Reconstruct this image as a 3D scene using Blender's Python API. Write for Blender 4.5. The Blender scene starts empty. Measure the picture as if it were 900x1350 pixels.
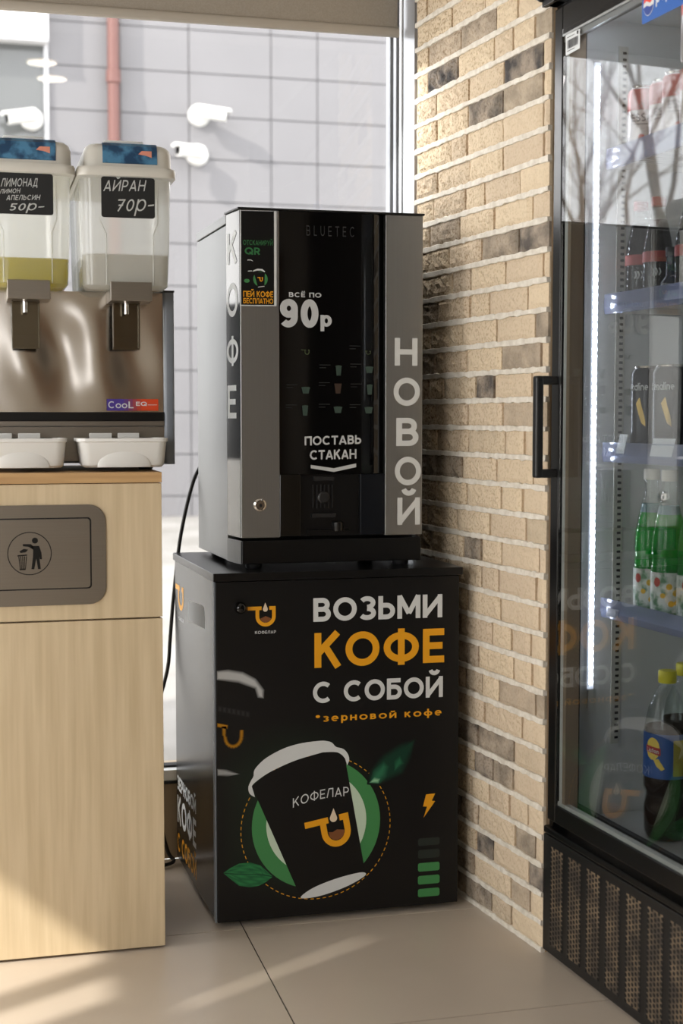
import bpy, bmesh, math, random
from mathutils import Vector, Matrix
random.seed(7)
PI = math.pi
SC = bpy.context.scene
COL = SC.collection

# ------------------------------------------------------------------ camera
cam_d = bpy.data.cameras.new('camera')
cam = bpy.data.objects.new('camera', cam_d); COL.objects.link(cam)
cam.location = (0, 0, 1.08)
cam.rotation_euler = (math.radians(90 - 3.814), 0, math.radians(-14.5))
cam_d.sensor_fit = 'VERTICAL'; cam_d.sensor_height = 36; cam_d.sensor_width = 24; cam_d.lens = 50
cam_d.clip_start = 0.05
cam_d.dof.use_dof = True; cam_d.dof.focus_distance = 3.05; cam_d.dof.aperture_fstop = 4.0
SC.camera = cam

# ------------------------------------------------------------------ world, sun, daylight, exposure
W = bpy.data.worlds.new('sky'); SC.world = W; W.use_nodes = True
bg = W.node_tree.nodes['Background']
bg.inputs[0].default_value = (0.98, 0.985, 1.0, 1); bg.inputs[1].default_value = 4.3

SUN_DIR = Vector((0.862, 0.507, -0.74))
sd = bpy.data.lights.new('sun', 'SUN'); sd.energy = 5.5; sd.angle = math.radians(0.9); sd.color = (1.0, 0.95, 0.87)
sun = bpy.data.objects.new('sun', sd); COL.objects.link(sun)
sun.rotation_euler = SUN_DIR.to_track_quat('-Z', 'Y').to_euler()

def area(name, loc, aim, sx, sy, energy, color):
    d = bpy.data.lights.new(name, 'AREA'); d.shape = 'RECTANGLE'; d.size = sx; d.size_y = sy
    d.energy = energy; d.color = color
    o = bpy.data.objects.new(name, d); COL.objects.link(o); o.location = loc
    o.rotation_euler = (Vector(aim) - Vector(loc)).to_track_quat('-Z', 'Y').to_euler()
    return o
area('front_window_daylight', (-0.95, 3.30, 1.15), (1.05, 2.6, 0.75), 1.5, 1.3, 31, (1.0, 0.98, 0.95))
area('front_window_daylight', (0.84, 3.34, 1.76), (1.0, 2.8, 1.1), 0.3, 0.4, 1.9, (1.0, 0.98, 0.96))
area('side_window_daylight', (-1.7, 0.4, 1.3), (0.6, 2.6, 0.7), 1.6, 1.6, 34, (1.0, 0.98, 0.95))

vs = SC.view_settings
vs.view_transform = 'Standard'; vs.look = 'None'; vs.gamma = 1.0; vs.use_curve_mapping = False
vs.exposure = 0.0
SC.cycles.max_bounces = 10; SC.cycles.transparent_max_bounces = 24
SC.cycles.sample_clamp_indirect = 6.0
SC.cycles.use_denoising = True
SC.cycles.caustics_reflective = False; SC.cycles.caustics_refractive = False

# ------------------------------------------------------------------ materials
def lin(c):
    return tuple(((x / 255) / 12.92 if x / 255 <= 0.04045 else ((x / 255 + 0.055) / 1.055) ** 2.4) for x in c[:3]) + (1,)

def mat(name, rgb=(200, 200, 200), rough=0.5, metal=0.0, spec=0.5, emit=None, estr=0.0, coat=0.0):
    m = bpy.data.materials.new(name); m.use_nodes = True
    b = m.node_tree.nodes['Principled BSDF']
    b.inputs['Base Color'].default_value = lin(rgb); b.inputs['Roughness'].default_value = rough
    b.inputs['Metallic'].default_value = metal; b.inputs['Specular IOR Level'].default_value = spec
    b.inputs['Coat Weight'].default_value = coat
    if emit:
        b.inputs['Emission Color'].default_value = lin(emit); b.inputs['Emission Strength'].default_value = estr
    return m

def nn(m, t): return m.node_tree.nodes.new(t)
def lk(m, a, b): m.node_tree.links.new(a, b)
def bsdf(m): return m.node_tree.nodes['Principled BSDF']

def noise_mat(name, c1, c2, scale=(1, 1, 1), nscale=5, detail=6, rough=0.5, metal=0.0, bump=0.0, lo=0.35, hi=0.65, spec=0.5, bscale=None, coat=0.0):
    m = mat(name, c1, rough, metal, spec, coat=coat)
    tc = nn(m, 'ShaderNodeTexCoord'); mp = nn(m, 'ShaderNodeMapping'); mp.inputs['Scale'].default_value = scale
    lk(m, tc.outputs['Object'], mp.inputs['Vector'])
    n = nn(m, 'ShaderNodeTexNoise'); n.inputs['Scale'].default_value = nscale; n.inputs['Detail'].default_value = detail
    lk(m, mp.outputs[0], n.inputs['Vector'])
    r = nn(m, 'ShaderNodeValToRGB'); r.color_ramp.elements[0].position = lo; r.color_ramp.elements[1].position = hi
    r.color_ramp.elements[0].color = lin(c1); r.color_ramp.elements[1].color = lin(c2)
    lk(m, n.outputs[0], r.inputs[0]); lk(m, r.outputs[0], bsdf(m).inputs['Base Color'])
    if bump:
        bp = nn(m, 'ShaderNodeBump'); bp.inputs['Strength'].default_value = bump; bp.inputs['Distance'].default_value = 0.002
        src = n
        if bscale:
            src = nn(m, 'ShaderNodeTexNoise'); src.inputs['Scale'].default_value = bscale; src.inputs['Detail'].default_value = 8
            lk(m, tc.outputs['Object'], src.inputs['Vector'])
        lk(m, src.outputs[0], bp.inputs['Height']); lk(m, bp.outputs[0], bsdf(m).inputs['Normal'])
    return m

def glass_mat(name, tint=(255, 255, 255), ior=1.5, rough=0.0, haze=0.0, hazecol=(230, 230, 225)):
    """pane or bottle wall: clear, mirror-like by Fresnel, optional milky part"""
    m = bpy.data.materials.new(name); m.use_nodes = True
    nt = m.node_tree; nt.nodes.clear()
    out = nt.nodes.new('ShaderNodeOutputMaterial')
    tr = nt.nodes.new('ShaderNodeBsdfTransparent'); tr.inputs[0].default_value = lin(tint)
    gl = nt.nodes.new('ShaderNodeBsdfGlossy'); gl.inputs['Roughness'].default_value = rough
    fr = nt.nodes.new('ShaderNodeFresnel')          # same reflectance entering and leaving the thin wall
    ge = nt.nodes.new('ShaderNodeNewGeometry'); mr = nt.nodes.new('ShaderNodeMapRange')
    mr.inputs['To Min'].default_value = ior; mr.inputs['To Max'].default_value = 1 / ior
    nt.links.new(ge.outputs['Backfacing'], mr.inputs['Value']); nt.links.new(mr.outputs[0], fr.inputs['IOR'])
    base = tr
    if haze:
        tl = nt.nodes.new('ShaderNodeBsdfTranslucent'); tl.inputs[0].default_value = lin(hazecol)
        df = nt.nodes.new('ShaderNodeBsdfDiffuse'); df.inputs[0].default_value = lin(hazecol)
        m2 = nt.nodes.new('ShaderNodeMixShader'); m2.inputs[0].default_value = 0.35
        nt.links.new(tl.outputs[0], m2.inputs[1]); nt.links.new(df.outputs[0], m2.inputs[2])
        m3 = nt.nodes.new('ShaderNodeMixShader'); m3.inputs[0].default_value = haze
        nt.links.new(tr.outputs[0], m3.inputs[1]); nt.links.new(m2.outputs[0], m3.inputs[2])
        base = m3
    mx = nt.nodes.new('ShaderNodeMixShader')
    nt.links.new(fr.outputs[0], mx.inputs[0]); nt.links.new(base.outputs[0], mx.inputs[1]); nt.links.new(gl.outputs[0], mx.inputs[2])
    nt.links.new(mx.outputs[0], out.inputs[0])
    return m

def liquid_mat(name, rgb, clear=0.0, tint=None):
    m = bpy.data.materials.new(name); m.use_nodes = True
    nt = m.node_tree; nt.nodes.clear()
    out = nt.nodes.new('ShaderNodeOutputMaterial')
    tl = nt.nodes.new('ShaderNodeBsdfTranslucent'); tl.inputs[0].default_value = lin(rgb)
    df = nt.nodes.new('ShaderNodeBsdfDiffuse'); df.inputs[0].default_value = lin(rgb)
    mx = nt.nodes.new('ShaderNodeMixShader'); mx.inputs[0].default_value = 0.4
    nt.links.new(tl.outputs[0], mx.inputs[1]); nt.links.new(df.outputs[0], mx.inputs[2])
    last = mx
    if clear:
        tr = nt.nodes.new('ShaderNodeBsdfTransparent'); tr.inputs[0].default_value = lin(tint or rgb)
        m2 = nt.nodes.new('ShaderNodeMixShader'); m2.inputs[0].default_value = clear
        nt.links.new(mx.outputs[0], m2.inputs[1]); nt.links.new(tr.outputs[0], m2.inputs[2]); last = m2
    nt.links.new(last.outputs[0], out.inputs[0])
    return m

def attr_mat(name, rough=0.35, spec=0.5):
    m = mat(name, (0, 0, 0), rough, 0, spec)
    a = nn(m, 'ShaderNodeAttribute'); a.attribute_name = 'ink'
    lk(m, a.outputs['Color'], bsdf(m).inputs['Base Color'])
    return m

M = {}
M['black_print'] = mat('black_print', (11, 11, 12), 0.34, 0, 0.35)
M['black_plastic'] = mat('black_plastic', (16, 16, 17), 0.4)
M['black_gloss'] = mat('black_gloss', (4, 4, 5), 0.05, 0, 0.5)
M['black_satin'] = mat('black_satin', (9, 9, 10), 0.28, 0, .4)
M['white_ink'] = mat('white_ink', (205, 208, 208), 0.5)
M['grey_ink'] = mat('grey_ink', (184, 186, 186), 0.45)
M['letter_white'] = mat('letter_white', (205, 207, 205), 0.4)
M['orange_ink'] = mat('orange_ink', (224, 156, 14), 0.45)
M['green_ink'] = mat('green_ink', (60, 128, 72), 0.45)
M['pale_green_ink'] = mat('pale_green_ink', (190, 208, 186), 0.45)
M['dim_green_ink'] = mat('dim_green_ink', (24, 34, 30), 0.45)
M['brown_ink'] = mat('brown_ink', (120, 72, 36), 0.5)
M['cream_ink'] = mat('cream_ink', (222, 204, 178), 0.5)
M['ink_black'] = mat('ink_black', (8, 8, 9), 0.36, 0, .35)
M['ink'] = attr_mat('ink', 0.34, 0.35)
M['side_print'] = mat('black_side_print', (14, 14, 14), 0.27, 0, 0.8)
M['steel'] = noise_mat('brushed_steel', (156, 156, 154), (161, 161, 159), (400, 400, 1.0), 6, 2, 0.36, 1.0)
M['steel_shell'] = noise_mat('brushed_steel_shell', (110, 110, 108), (116, 116, 114), (400, 400, 1.0), 6, 2, 0.42, 1.0)
M['steel_return'] = mat('bright_steel_return', (104, 102, 98), 0.14, 1.0)
M['steel_flat'] = noise_mat('satin_steel_plate', (144, 137, 128), (148, 141, 132), (1, 300, 300), 6, 2, 0.36, 1.0)
M['steel_mirror'] = mat('polished_steel', (214, 208, 200), 0.17, 1.0)
M['chrome'] = mat('chrome', (200, 195, 188), 0.15, 1.0)
M['grey_paint'] = mat('grey_paint', (112, 118, 126), 0.35)
M['white_plastic'] = mat('white_plastic', (226, 226, 222), 0.35)
M['cream_plastic'] = mat('cream_plastic', (206, 203, 194), 0.4)
M['dark'] = mat('dark_void', (8, 8, 8), 0.7)
M['rubber'] = mat('black_rubber', (14, 14, 15), 0.6)
M['oak'] = noise_mat('light_oak', (210, 191, 158), (194, 174, 140), (26, 26, 1.3), 2.2, 7, 0.45, 0, 0.12, 0.36, 0.66)
M['oak_top'] = noise_mat('oak_board', (196, 160, 112), (170, 132, 88), (1.5, 26, 26), 2.2, 7, 0.45, 0, 0.12, 0.36, 0.66)
M['chalk'] = mat('chalk', (186, 188, 186), 0.8)
M['blackboard'] = mat('blackboard', (14, 15, 16), 0.55)

# ------------------------------------------------------------------ mesh helpers
class MB:
    def __init__(s): s.v = []; s.f = []; s.mi = []; s.ink = []
    def add(s, vs, fs, mi=0, ink=None):
        o = len(s.v); s.v += [tuple(p) for p in vs]
        s.ink += (ink if isinstance(ink, list) else [ink or (0, 0, 0)] * len(vs))
        s.f += [tuple(i + o for i in f) for f in fs]; s.mi += [mi] * len(fs)
        return s
    def box(s, x0, x1, y0, y1, z0, z1, mi=0):
        return s.add([(x0, y0, z0), (x1, y0, z0), (x1, y1, z0), (x0, y1, z0), (x0, y0, z1), (x1, y0, z1), (x1, y1, z1), (x0, y1, z1)],
                     [(0, 3, 2, 1), (4, 5, 6, 7), (0, 1, 5, 4), (1, 2, 6, 5), (2, 3, 7, 6), (3, 0, 4, 7)], mi)
    def prism(s, pts, z0, z1, mi=0):          # pts CCW in xy
        n = len(pts)
        return s.add([(x, y, z0) for x, y in pts] + [(x, y, z1) for x, y in pts],
                     [tuple(range(n - 1, -1, -1)), tuple(range(n, 2 * n))] + [(i, (i + 1) % n, n + (i + 1) % n, n + i) for i in range(n)], mi)
    def loft(s, rings, cap0=True, cap1=True, mi=0):
        n = len(rings[0]); vs = [p for r in rings for p in r]; fs = []
        for k in range(len(rings) - 1):
            for i in range(n):
                j = (i + 1) % n
                fs.append((k * n + i, k * n + j, (k + 1) * n + j, (k + 1) * n + i))
        if cap0: fs.append(tuple(range(n - 1, -1, -1)))
        if cap1: fs.append(tuple(range((len(rings) - 1) * n, len(rings) * n)))
        return s.add(vs, fs, mi)
    def lathe(s, prof, c=(0, 0, 0), n=28, cap0=True, cap1=True, mi=0):
        rings = [[(c[0] + r * math.cos(2 * PI * i / n), c[1] + r * math.sin(2 * PI * i / n), c[2] + z) for i in range(n)] for r, z in prof]
        return s.loft(rings, cap0, cap1, mi)
    def tube(s, pts, r, n=10, mi=0):
        pts = [Vector(p) for p in pts]; rings = []
        rr = r if isinstance(r, (list, tuple)) else [r] * len(pts)
        prev = None
        for i, p in enumerate(pts):
            t = (pts[min(i + 1, len(pts) - 1)] - pts[max(i - 1, 0)]).normalized()
            if prev is None:
                a = t.cross(Vector((0, 0, 1)))
                if a.length < 1e-3: a = t.cross(Vector((1, 0, 0)))
                a.normalize()
            else:
                a = (prev - t * prev.dot(t)).normalized()
            prev = a; b = t.cross(a)
            rings.append([tuple(p + (a * math.cos(2 * PI * k / n) + b * math.sin(2 * PI * k / n)) * rr[i]) for k in range(n)])
        return s.loft(rings, mi=mi)
    def build(s, name, m, parent=None, bevel=0.0, smooth=None, local=False, merge=False):
        me = bpy.data.meshes.new(name); me.from_pydata(s.v, [], s.f)
        ms = m if isinstance(m, (list, tuple)) else [m]
        for q in ms: me.materials.append(q)
        for p, k in zip(me.polygons, s.mi): p.material_index = k
        if any(i != (0, 0, 0) for i in s.ink):
            ca = me.color_attributes.new('ink', 'FLOAT_COLOR', 'POINT')
            for i, c in enumerate(s.ink): ca.data[i].color = (c[0], c[1], c[2], 1)
        bm = bmesh.new(); bm.from_mesh(me)
        if merge: bmesh.ops.remove_doubles(bm, verts=bm.verts, dist=1e-5)
        bmesh.ops.recalc_face_normals(bm, faces=bm.faces)
        big = [f for f in bm.faces if len(f.verts) > 4]
        if big: bmesh.ops.triangulate(bm, faces=big)
        bm.to_mesh(me); bm.free()
        if smooth:
            me.polygons.foreach_set('use_smooth', [True] * len(me.polygons))
            me.set_sharp_from_angle(angle=math.radians(smooth))
        me.update()
        o = bpy.data.objects.new(name, me); COL.objects.link(o)
        if bevel:
            bv = o.modifiers.new('edge', 'BEVEL'); bv.width = bevel; bv.segments = 2; bv.limit_method = 'ANGLE'; bv.angle_limit = math.radians(40)
        if parent:
            o.parent = parent
            if not local: o.matrix_parent_inverse = world_of(parent).inverted()
        return o

def world_of(o):
    m = Matrix.LocRotScale(o.location, o.rotation_euler, o.scale)
    return (world_of(o.parent) @ o.matrix_parent_inverse @ m) if o.parent else m

def tag(o, label, cat, group=None):
    o['label'] = label; o['category'] = cat
    if group: o['group'] = group
    return o
def thing(name, label, cat, loc=(0, 0, 0), rz=0.0, group=None):
    o = bpy.data.objects.new(name, None); COL.objects.link(o); o.empty_display_size = 0.05
    o.location = loc; o.rotation_euler = (0, 0, rz)
    return tag(o, label, cat, group)
def struct(o): o['kind'] = 'structure'; return o
def copy_tree(o, parent=None):
    c = o.copy(); COL.objects.link(c)
    if parent: c.parent = parent; c.matrix_parent_inverse = o.matrix_parent_inverse.copy()
    for ch in [x for x in bpy.data.objects if x.parent == o]: copy_tree(ch, c)
    return c

def rrect(x0, x1, y0, y1, r, z, n=6):
    pts = []
    for cx, cy, a in ((x1 - r, y0 + r, -PI / 2), (x1 - r, y1 - r, 0), (x0 + r, y1 - r, PI / 2), (x0 + r, y0 + r, PI)):
        for k in range(n + 1):
            t = a + k * PI / 2 / n; pts.append((cx + r * math.cos(t), cy + r * math.sin(t), z))
    return pts
def arc(cx, cy, rx, ry, a0, a1, n=14):
    return [(cx + rx * math.cos(math.radians(a0 + (a1 - a0) * k / n)), cy + ry * math.sin(math.radians(a0 + (a1 - a0) * k / n))) for k in range(n + 1)]

class Frame:
    def __init__(s, O, U, V, N): s.O, s.U, s.V, s.N = Vector(O), Vector(U).normalized(), Vector(V).normalized(), Vector(N).normalized()
    def p(s, u, v, w=0.0005): return tuple(s.O + s.U * u + s.V * v + s.N * w)
class Wrap:
    """u runs along the arc of a round can or bottle that faces angle a"""
    def __init__(s, r, a, z=0, c=(0, 0)): s.r, s.a, s.z, s.c = r, a, z, c
    def p(s, u, v, w=0.0005):
        t = s.a + u / s.r; q = s.r + w
        return (s.c[0] + q * math.cos(t), s.c[1] + q * math.sin(t), s.z + v)

# ------------------------------------------------------------------ lettering (thick-stroke sans)
def glyph(c, t):
    h = t / 2
    def bowl(w, y0, y1, x0=t * .97, xr=None, top=True):
        xr = xr or w - h; ry = (y1 - y0) / 2; rx = min(ry * 1.05, (xr - x0) * .75)
        return ([(x0, y1)] if top else []) + [(xr - rx, y1)] + arc(xr - rx, (y0 + y1) / 2, rx, ry, 90, -90, 12) + [(xr - rx, y0), (x0, y0)]
    S = []; w = .7
    st = lambda x, a=0, b=1: S.append([(x, a), (x, b)])
    ln = lambda *p: S.append(list(p))
    if c in 'ОO0о':
        w = {'0': .62}.get(c, 1.0); S.append(arc(w / 2, .5, w / 2 - h, .5 - h, 0, 360, 30))
    elif c == 'Q': w = 1.0; S.append(arc(.5, .5, .5 - h, .5 - h, 0, 360, 30)); ln((.58, .38), (.95, 0))
    elif c in 'СC': w = .92; S.append(arc(.5, .5, .5 - h, .5 - h, 48, 312, 24))
    elif c in 'ВBв': w = .74; st(h); S.append(bowl(w, .52, 1 - h, xr=w - h - .05)); S.append(bowl(w, h, .52, top=False))
    elif c in 'ЗEз3' and c != 'E':
        w = .72; S.append(arc(.34, .755 - h * .25, .31 - h * .55, .245 - h * .6 + .0, 150, -90, 16)); S.append(arc(.34, .27 + h * .2, .37 - h * .9, .27 - h * .75, 90, -150, 16))
    elif c in 'Ьь': w = .72; st(h); S.append(bowl(w, h, .6))
    elif c == 'Б': w = .74; st(h); ln((h, 1 - h), (w - .06, 1 - h)); S.append(bowl(w, h, .6))
    elif c == 'М': w = 1.0; st(h * 1.0); st(w - h); ln((h * .9, .98), (.5, .22)); ln((w - h * .9, .98), (.5, .22))
    elif c in 'ИЙий':
        w = .86; st(h); st(w - h); ln((h, .1), (w - h, .9))
        if c in 'Йй': S.append(arc(w / 2, 1.36, .20, .2, 195, 345, 10))
    elif c in 'Кк': w = .78; st(h); ln((h, .4), (w - h * 1.1, 1)); ln((w * .42, .58), (w - h * .9, 0))
    elif c in 'Фф':
        w = 1.05; st(w / 2, -.02 if c == 'Ф' else -.35, 1.04 if c == 'Ф' else 1.35); S.append(arc(w / 2, .5, w / 2 - h, .39 - h * .5, 0, 360, 30))
    elif c in 'ЕEЁ':
        w = .64; st(h); ln((t, 1 - h), (w, 1 - h)); ln((t, .5), (w - .05, .5)); ln((t, h), (w, h))
        if c == 'Ё': ln((.12, 1.2), (.12 + t, 1.2)); ln((.42, 1.2), (.42 + t, 1.2))
    elif c == 'е': w = .85; S.append([(h, .5), (w - h, .5)] + arc(w / 2, .5, w / 2 - h, .5 - h, 0, 310, 22))
    elif c in 'Нн': w = .82; st(h); st(w - h); ln((h, .5), (w - h, .5))
    elif c == 'П': w = .8; st(h); st(w - h); ln((h, 1 - h), (w - h, 1 - h))
    elif c in 'ТT': w = .74; st(w / 2); ln((0, 1 - h), (w, 1 - h))
    elif c == 'А' or c == 'A': w = .88; ln((h * .9, 0), (w / 2, .96)); ln((w - h * .9, 0), (w / 2, .96)); ln((.2, .28), (w - .2, .28))
    elif c == 'Л': w = .84; ln((h * .8, 0), (.3, .96)); ln((.26, 1 - h), (w - h, 1 - h)); st(w - h)
    elif c == 'Д': w = .95; ln((.2, h), (.38, .96)); ln((.32, 1 - h), (w - .2, 1 - h)); st(w - .2); ln((0, h), (w, h)); ln((h, -.2), (h, .1)); ln((w - h, -.2), (w - h, .1))
    elif c in 'РPR':
        w = .7; st(h); S.append(bowl(w, .42, 1 - h))
        if c == 'R': ln((.36, .42), (w - h * .7, 0))
    elif c == 'р': w = .78; ln((h, -.4), (h, 1)); S.append(arc(w / 2 + h * .2, .5, w / 2 - h, .5 - h, 0, 360, 24))
    elif c in 'LГ': w = .58; st(h); ln((h, h if c == 'L' else 1 - h), (w, h if c == 'L' else 1 - h))
    elif c == 'U': w = .78; S.append([(h, 1), (h, .4)] + arc(w / 2, .4, w / 2 - h, .4 - h, 180, 360, 14) + [(w - h, 1)])
    elif c == 'У': w = .8; ln((.05, 1), (.42, .35)); ln((w - .05, 1), (.25, 0))
    elif c == 'S': w = .7; S.append(arc(.35, .745, .33 - h, .255 - h * .6, 40, 270, 14)); S.append(arc(.35, .265, .35 - h, .265 - h * .6, 90, -140, 14))
    elif c == 'I': w = t; st(h)
    elif c == 'N': w = .82; st(h); st(w - h); ln((h, .9), (w - h, .1))
    elif c == 'i': w = t; st(h, 0, .72); st(h, .85, 1)
    elif c == 'l': w = t; st(h)
    elif c == 't': w = .4; st(.2); ln((0, .7), (.4, .7))
    elif c == 'n': w = .58; st(h, 0, .72); S.append(arc(w / 2, .42, w / 2 - h, .3 - h, 180, 0, 10) + [(w - h, 0)])
    elif c in 'ad': w = .6; S.append(arc(w / 2, .36, w / 2 - h, .36 - h, 0, 360, 20)); st(w - h, 0, .72 if c == 'a' else 1)
    elif c == 'r': w = .4; st(h, 0, .72); S.append(arc(.3, .4, .3 - h, .32 - h, 180, 70, 8))
    elif c == 'p': w = .62; st(h, -.28, .72); S.append(arc(w / 2, .36, w / 2 - h, .36 - h, 0, 360, 20))
    elif c == 's': w = .5; S.append(arc(.25, .54, .23 - h, .18 - h * .5, 40, 270, 10)); S.append(arc(.25, .19, .25 - h, .19 - h * .5, 90, -140, 10))
    elif c == 'e': w = .6; S.append([(h, .37), (w - h, .37)] + arc(w / 2, .37, w / 2 - h, .36 - h, 0, 310, 18))
    elif c == 'o': w = .66; S.append(arc(w / 2, .36, w / 2 - h, .36 - h, 0, 360, 20))
    elif c == '9': w = .62; S.append(arc(w / 2, .67, w / 2 - h, .33 - h, 0, 360, 24)); S.append(arc(w / 2, .67, w / 2 - h, .33 - h, 0, 0, 1)[:1] + [(w - h, .5)] + arc(w / 2 - .02, .36, w / 2 - h + .02, .36 - h, 0, -140, 12))
    elif c == '5': w = .6; ln((.1, 1 - h), (w - .03, 1 - h)); ln((.1 + h * .3, 1), (.06 + h, .5)); S.append(arc(w / 2 - .02, .32, w / 2 - h, .32 - h, 130, -140, 14))
    elif c == '7': w = .6; ln((0, 1 - h), (w, 1 - h)); ln((w - h, 1 - h), (.2, 0)); ln((.12, .5), (.5, .5))
    elif c == '-': w = .5; ln((0, .45), (.5, .5))
    elif c == '*':
        w = .42
        for a in (90, 30, -30): ln((.2 - .19 * math.cos(math.radians(a)), .76 - .19 * math.sin(math.radians(a))), (.2 + .19 * math.cos(math.radians(a)), .76 + .19 * math.sin(math.radians(a))))
    elif c == ' ': w = .38
    return w, S

def ribbon(mb, F, pts, th, layer=0.0005, mp=lambda u, v: (u, v), ink=None):
    """flat stroke of width th in glyph space, mapped by mp, laid on frame F"""
    pts = [p for i, p in enumerate(pts) if i == 0 or math.dist(p, pts[i - 1]) > 1e-7]
    n = len(pts); closed = n > 3 and math.dist(pts[0], pts[-1]) < 1e-6
    if closed: pts = pts[:-1]; n -= 1
    L, Rr = [], []
    for i in range(n):
        a = pts[i - 1] if (i > 0 or closed) else None
        b = pts[(i + 1) % n] if (i < n - 1 or closed) else None
        def nrm(p, q):
            dx, dy = q[0] - p[0], q[1] - p[1]; l = math.hypot(dx, dy) or 1e-9; return (-dy / l, dx / l)
        if a is None: nx, ny = nrm(pts[i], b); k = 1
        elif b is None: nx, ny = nrm(a, pts[i]); k = 1
        else:
            n1 = nrm(a, pts[i]); n2 = nrm(pts[i], b); nx, ny = n1[0] + n2[0], n1[1] + n2[1]; l = math.hypot(nx, ny) or 1e-9
            nx /= l; ny /= l; k = 1 / max(.5, nx * n1[0] + ny * n1[1])
        L.append((pts[i][0] + nx * th / 2 * k, pts[i][1] + ny * th / 2 * k)); Rr.append((pts[i][0] - nx * th / 2 * k, pts[i][1] - ny * th / 2 * k))
    vs = [F.p(*mp(*p), layer) for p in L] + [F.p(*mp(*p), layer) for p in Rr]
    m = n if closed else n - 1
    mb.add(vs, [(i, (i + 1) % n, n + (i + 1) % n, n + i) for i in range(m)], 0, ink)

def text(mb, F, s, u0, v0, u1, v1, t=.18, track=.12, slant=0.0, skew=0.0, layer=0.0006, bend=None, small=None, stack=False):
    """one line of letters filling u0..u1 (cap height v0..v1); skew lifts the far end"""
    x = 0; items = []
    for i, ch in enumerate(s):
        k = (small if small and i > 0 and ch != '*' else 1.0)
        w, S = glyph(ch, t / k if small else t)
        items.append((x, k, S, t / k if small else t)); x += w * k + track
    tot = x - track
    su = (u1 - u0) / tot; sv = v1 - v0
    step = 0
    for x0, k, S, tt in items:
        for st in S:
            def mp(a, b):
                xx = x0 + a * k; yy = b * k
                u = u0 + (xx + slant * yy) * su; v = v0 + yy * sv + skew * (xx / tot)
                if bend: u, v = bend(u, v)
                return u, v
            ribbon(mb, F, st, tt, layer + step * .00001, mp); step += 1
    return mb

def poly(mb, F, pts, layer=0.0005, ink=None):
    if isinstance(F, Wrap):                       # follow the round surface in narrow columns
        us = [p[0] for p in pts]; n = 14; cols = []
        for k in range(n + 1):
            u = min(us) + (max(us) - min(us)) * min(max(k / n, .002), .998); vv = []
            for i in range(len(pts)):
                (a, b), (c, d) = pts[i - 1], pts[i]
                if (a - u) * (c - u) <= 0 and abs(a - c) > 1e-9: vv.append(b + (d - b) * (u - a) / (c - a))
            cols.append((u, min(vv), max(vv)))
        return mb.add([F.p(u, v, layer) for u, a, b in cols for v in (a, b)], [(2 * k, 2 * k + 2, 2 * k + 3, 2 * k + 1) for k in range(n)], 0, ink)
    return mb.add([F.p(u, v, layer) for u, v in pts], [tuple(range(len(pts)))], 0, ink)
def curve(pts, n=5, closed=False):
    out = []; N = len(pts); g = lambda i: pts[i % N] if closed else pts[max(0, min(N - 1, i))]
    for i in range(N if closed else N - 1):
        a, b, c, d = g(i - 1), g(i), g(i + 1), g(i + 2)
        for k in range(n):
            t = k / n
            out.append(tuple(.5 * (2 * b[j] + (c[j] - a[j]) * t + (2 * a[j] - 5 * b[j] + 4 * c[j] - d[j]) * t * t + (3 * b[j] - a[j] - 3 * c[j] + d[j]) * t ** 3) for j in (0, 1)))
    return out if closed else out + [pts[-1]]
def ell(cx, cy, rx, ry, n=40): return arc(cx, cy, rx, ry, 0, 360, n)[:-1]
def offset(pts, d):
    n = len(pts); A = sum(pts[i - 1][0] * pts[i][1] - pts[i][0] * pts[i - 1][1] for i in range(n)); sg = 1 if A > 0 else -1
    out = []
    for i in range(n):
        a, b, c = pts[i - 1], pts[i], pts[(i + 1) % n]
        n1 = (b[1] - a[1], a[0] - b[0]); n2 = (c[1] - b[1], b[0] - c[0])
        l1 = math.hypot(*n1) or 1e-9; l2 = math.hypot(*n2) or 1e-9
        nx, ny = n1[0] / l1 + n2[0] / l2, n1[1] / l1 + n2[1] / l2; l = math.hypot(nx, ny) or 1e-9
        out.append((b[0] + sg * d * nx / l, b[1] + sg * d * ny / l))
    return out
def softpoly(mb, F, pts, col, bgc, blur, layer=0.0005, clip=None):
    """out-of-focus printed shape: the ink fades into the background ink at its edge"""
    c = lin(col)[:3]; g = lin(bgc)[:3]
    a, b = offset(pts, -blur * .5), offset(pts, blur * .5)
    if clip: a = [clip(*p) for p in a]; b = [clip(*p) for p in b]
    n = len(pts)
    mb.add([F.p(u, v, layer) for u, v in a], [tuple(range(n))], 0, c)
    mb.add([F.p(u, v, layer) for u, v in a] + [F.p(u, v, layer) for u, v in b], [(i, (i + 1) % n, n + (i + 1) % n, n + i) for i in range(n)], 0, [c] * n + [g] * n)

def put(name, m, parent, fn, **k):
    mb = MB(); fn(mb); return mb.build(name, m, parent, **k)

# ================================================================== ROOM
def tiles():
    mb = MB(); X0, Y0, P, g = 0.5375, 2.901, 0.532, 0.0016
    for i in range(-6, 4):
        for j in range(-10, 2):
            x0, x1 = X0 + i * .6, X0 + (i + 1) * .6; y0, y1 = Y0 + j * P, Y0 + (j + 1) * P
            x0, x1, y1 = max(x0, -1.9), min(x1, 1.9), min(y1, 3.42)
            if x1 - x0 < .02 or y1 - y0 < .02: continue
            mb.box(x0 + g, x1 - g, y0 + g, y1 - g, -.02, 0)
    mb.box(-1.9, 1.9, -2.6, 3.42, -.05, -.0022, 1)
    return mb
M['tile'] = noise_mat('beige_floor_tile', (194, 181, 165), (186, 173, 157), (1, 1, 1), 3, 5, 0.33, 0, 0.0, 0.3, 0.7, 0.45)
M['grout'] = mat('dark_grout', (52, 46, 40), 0.8)
struct(tiles().build('floor', [M['tile'], M['grout']]))
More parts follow.
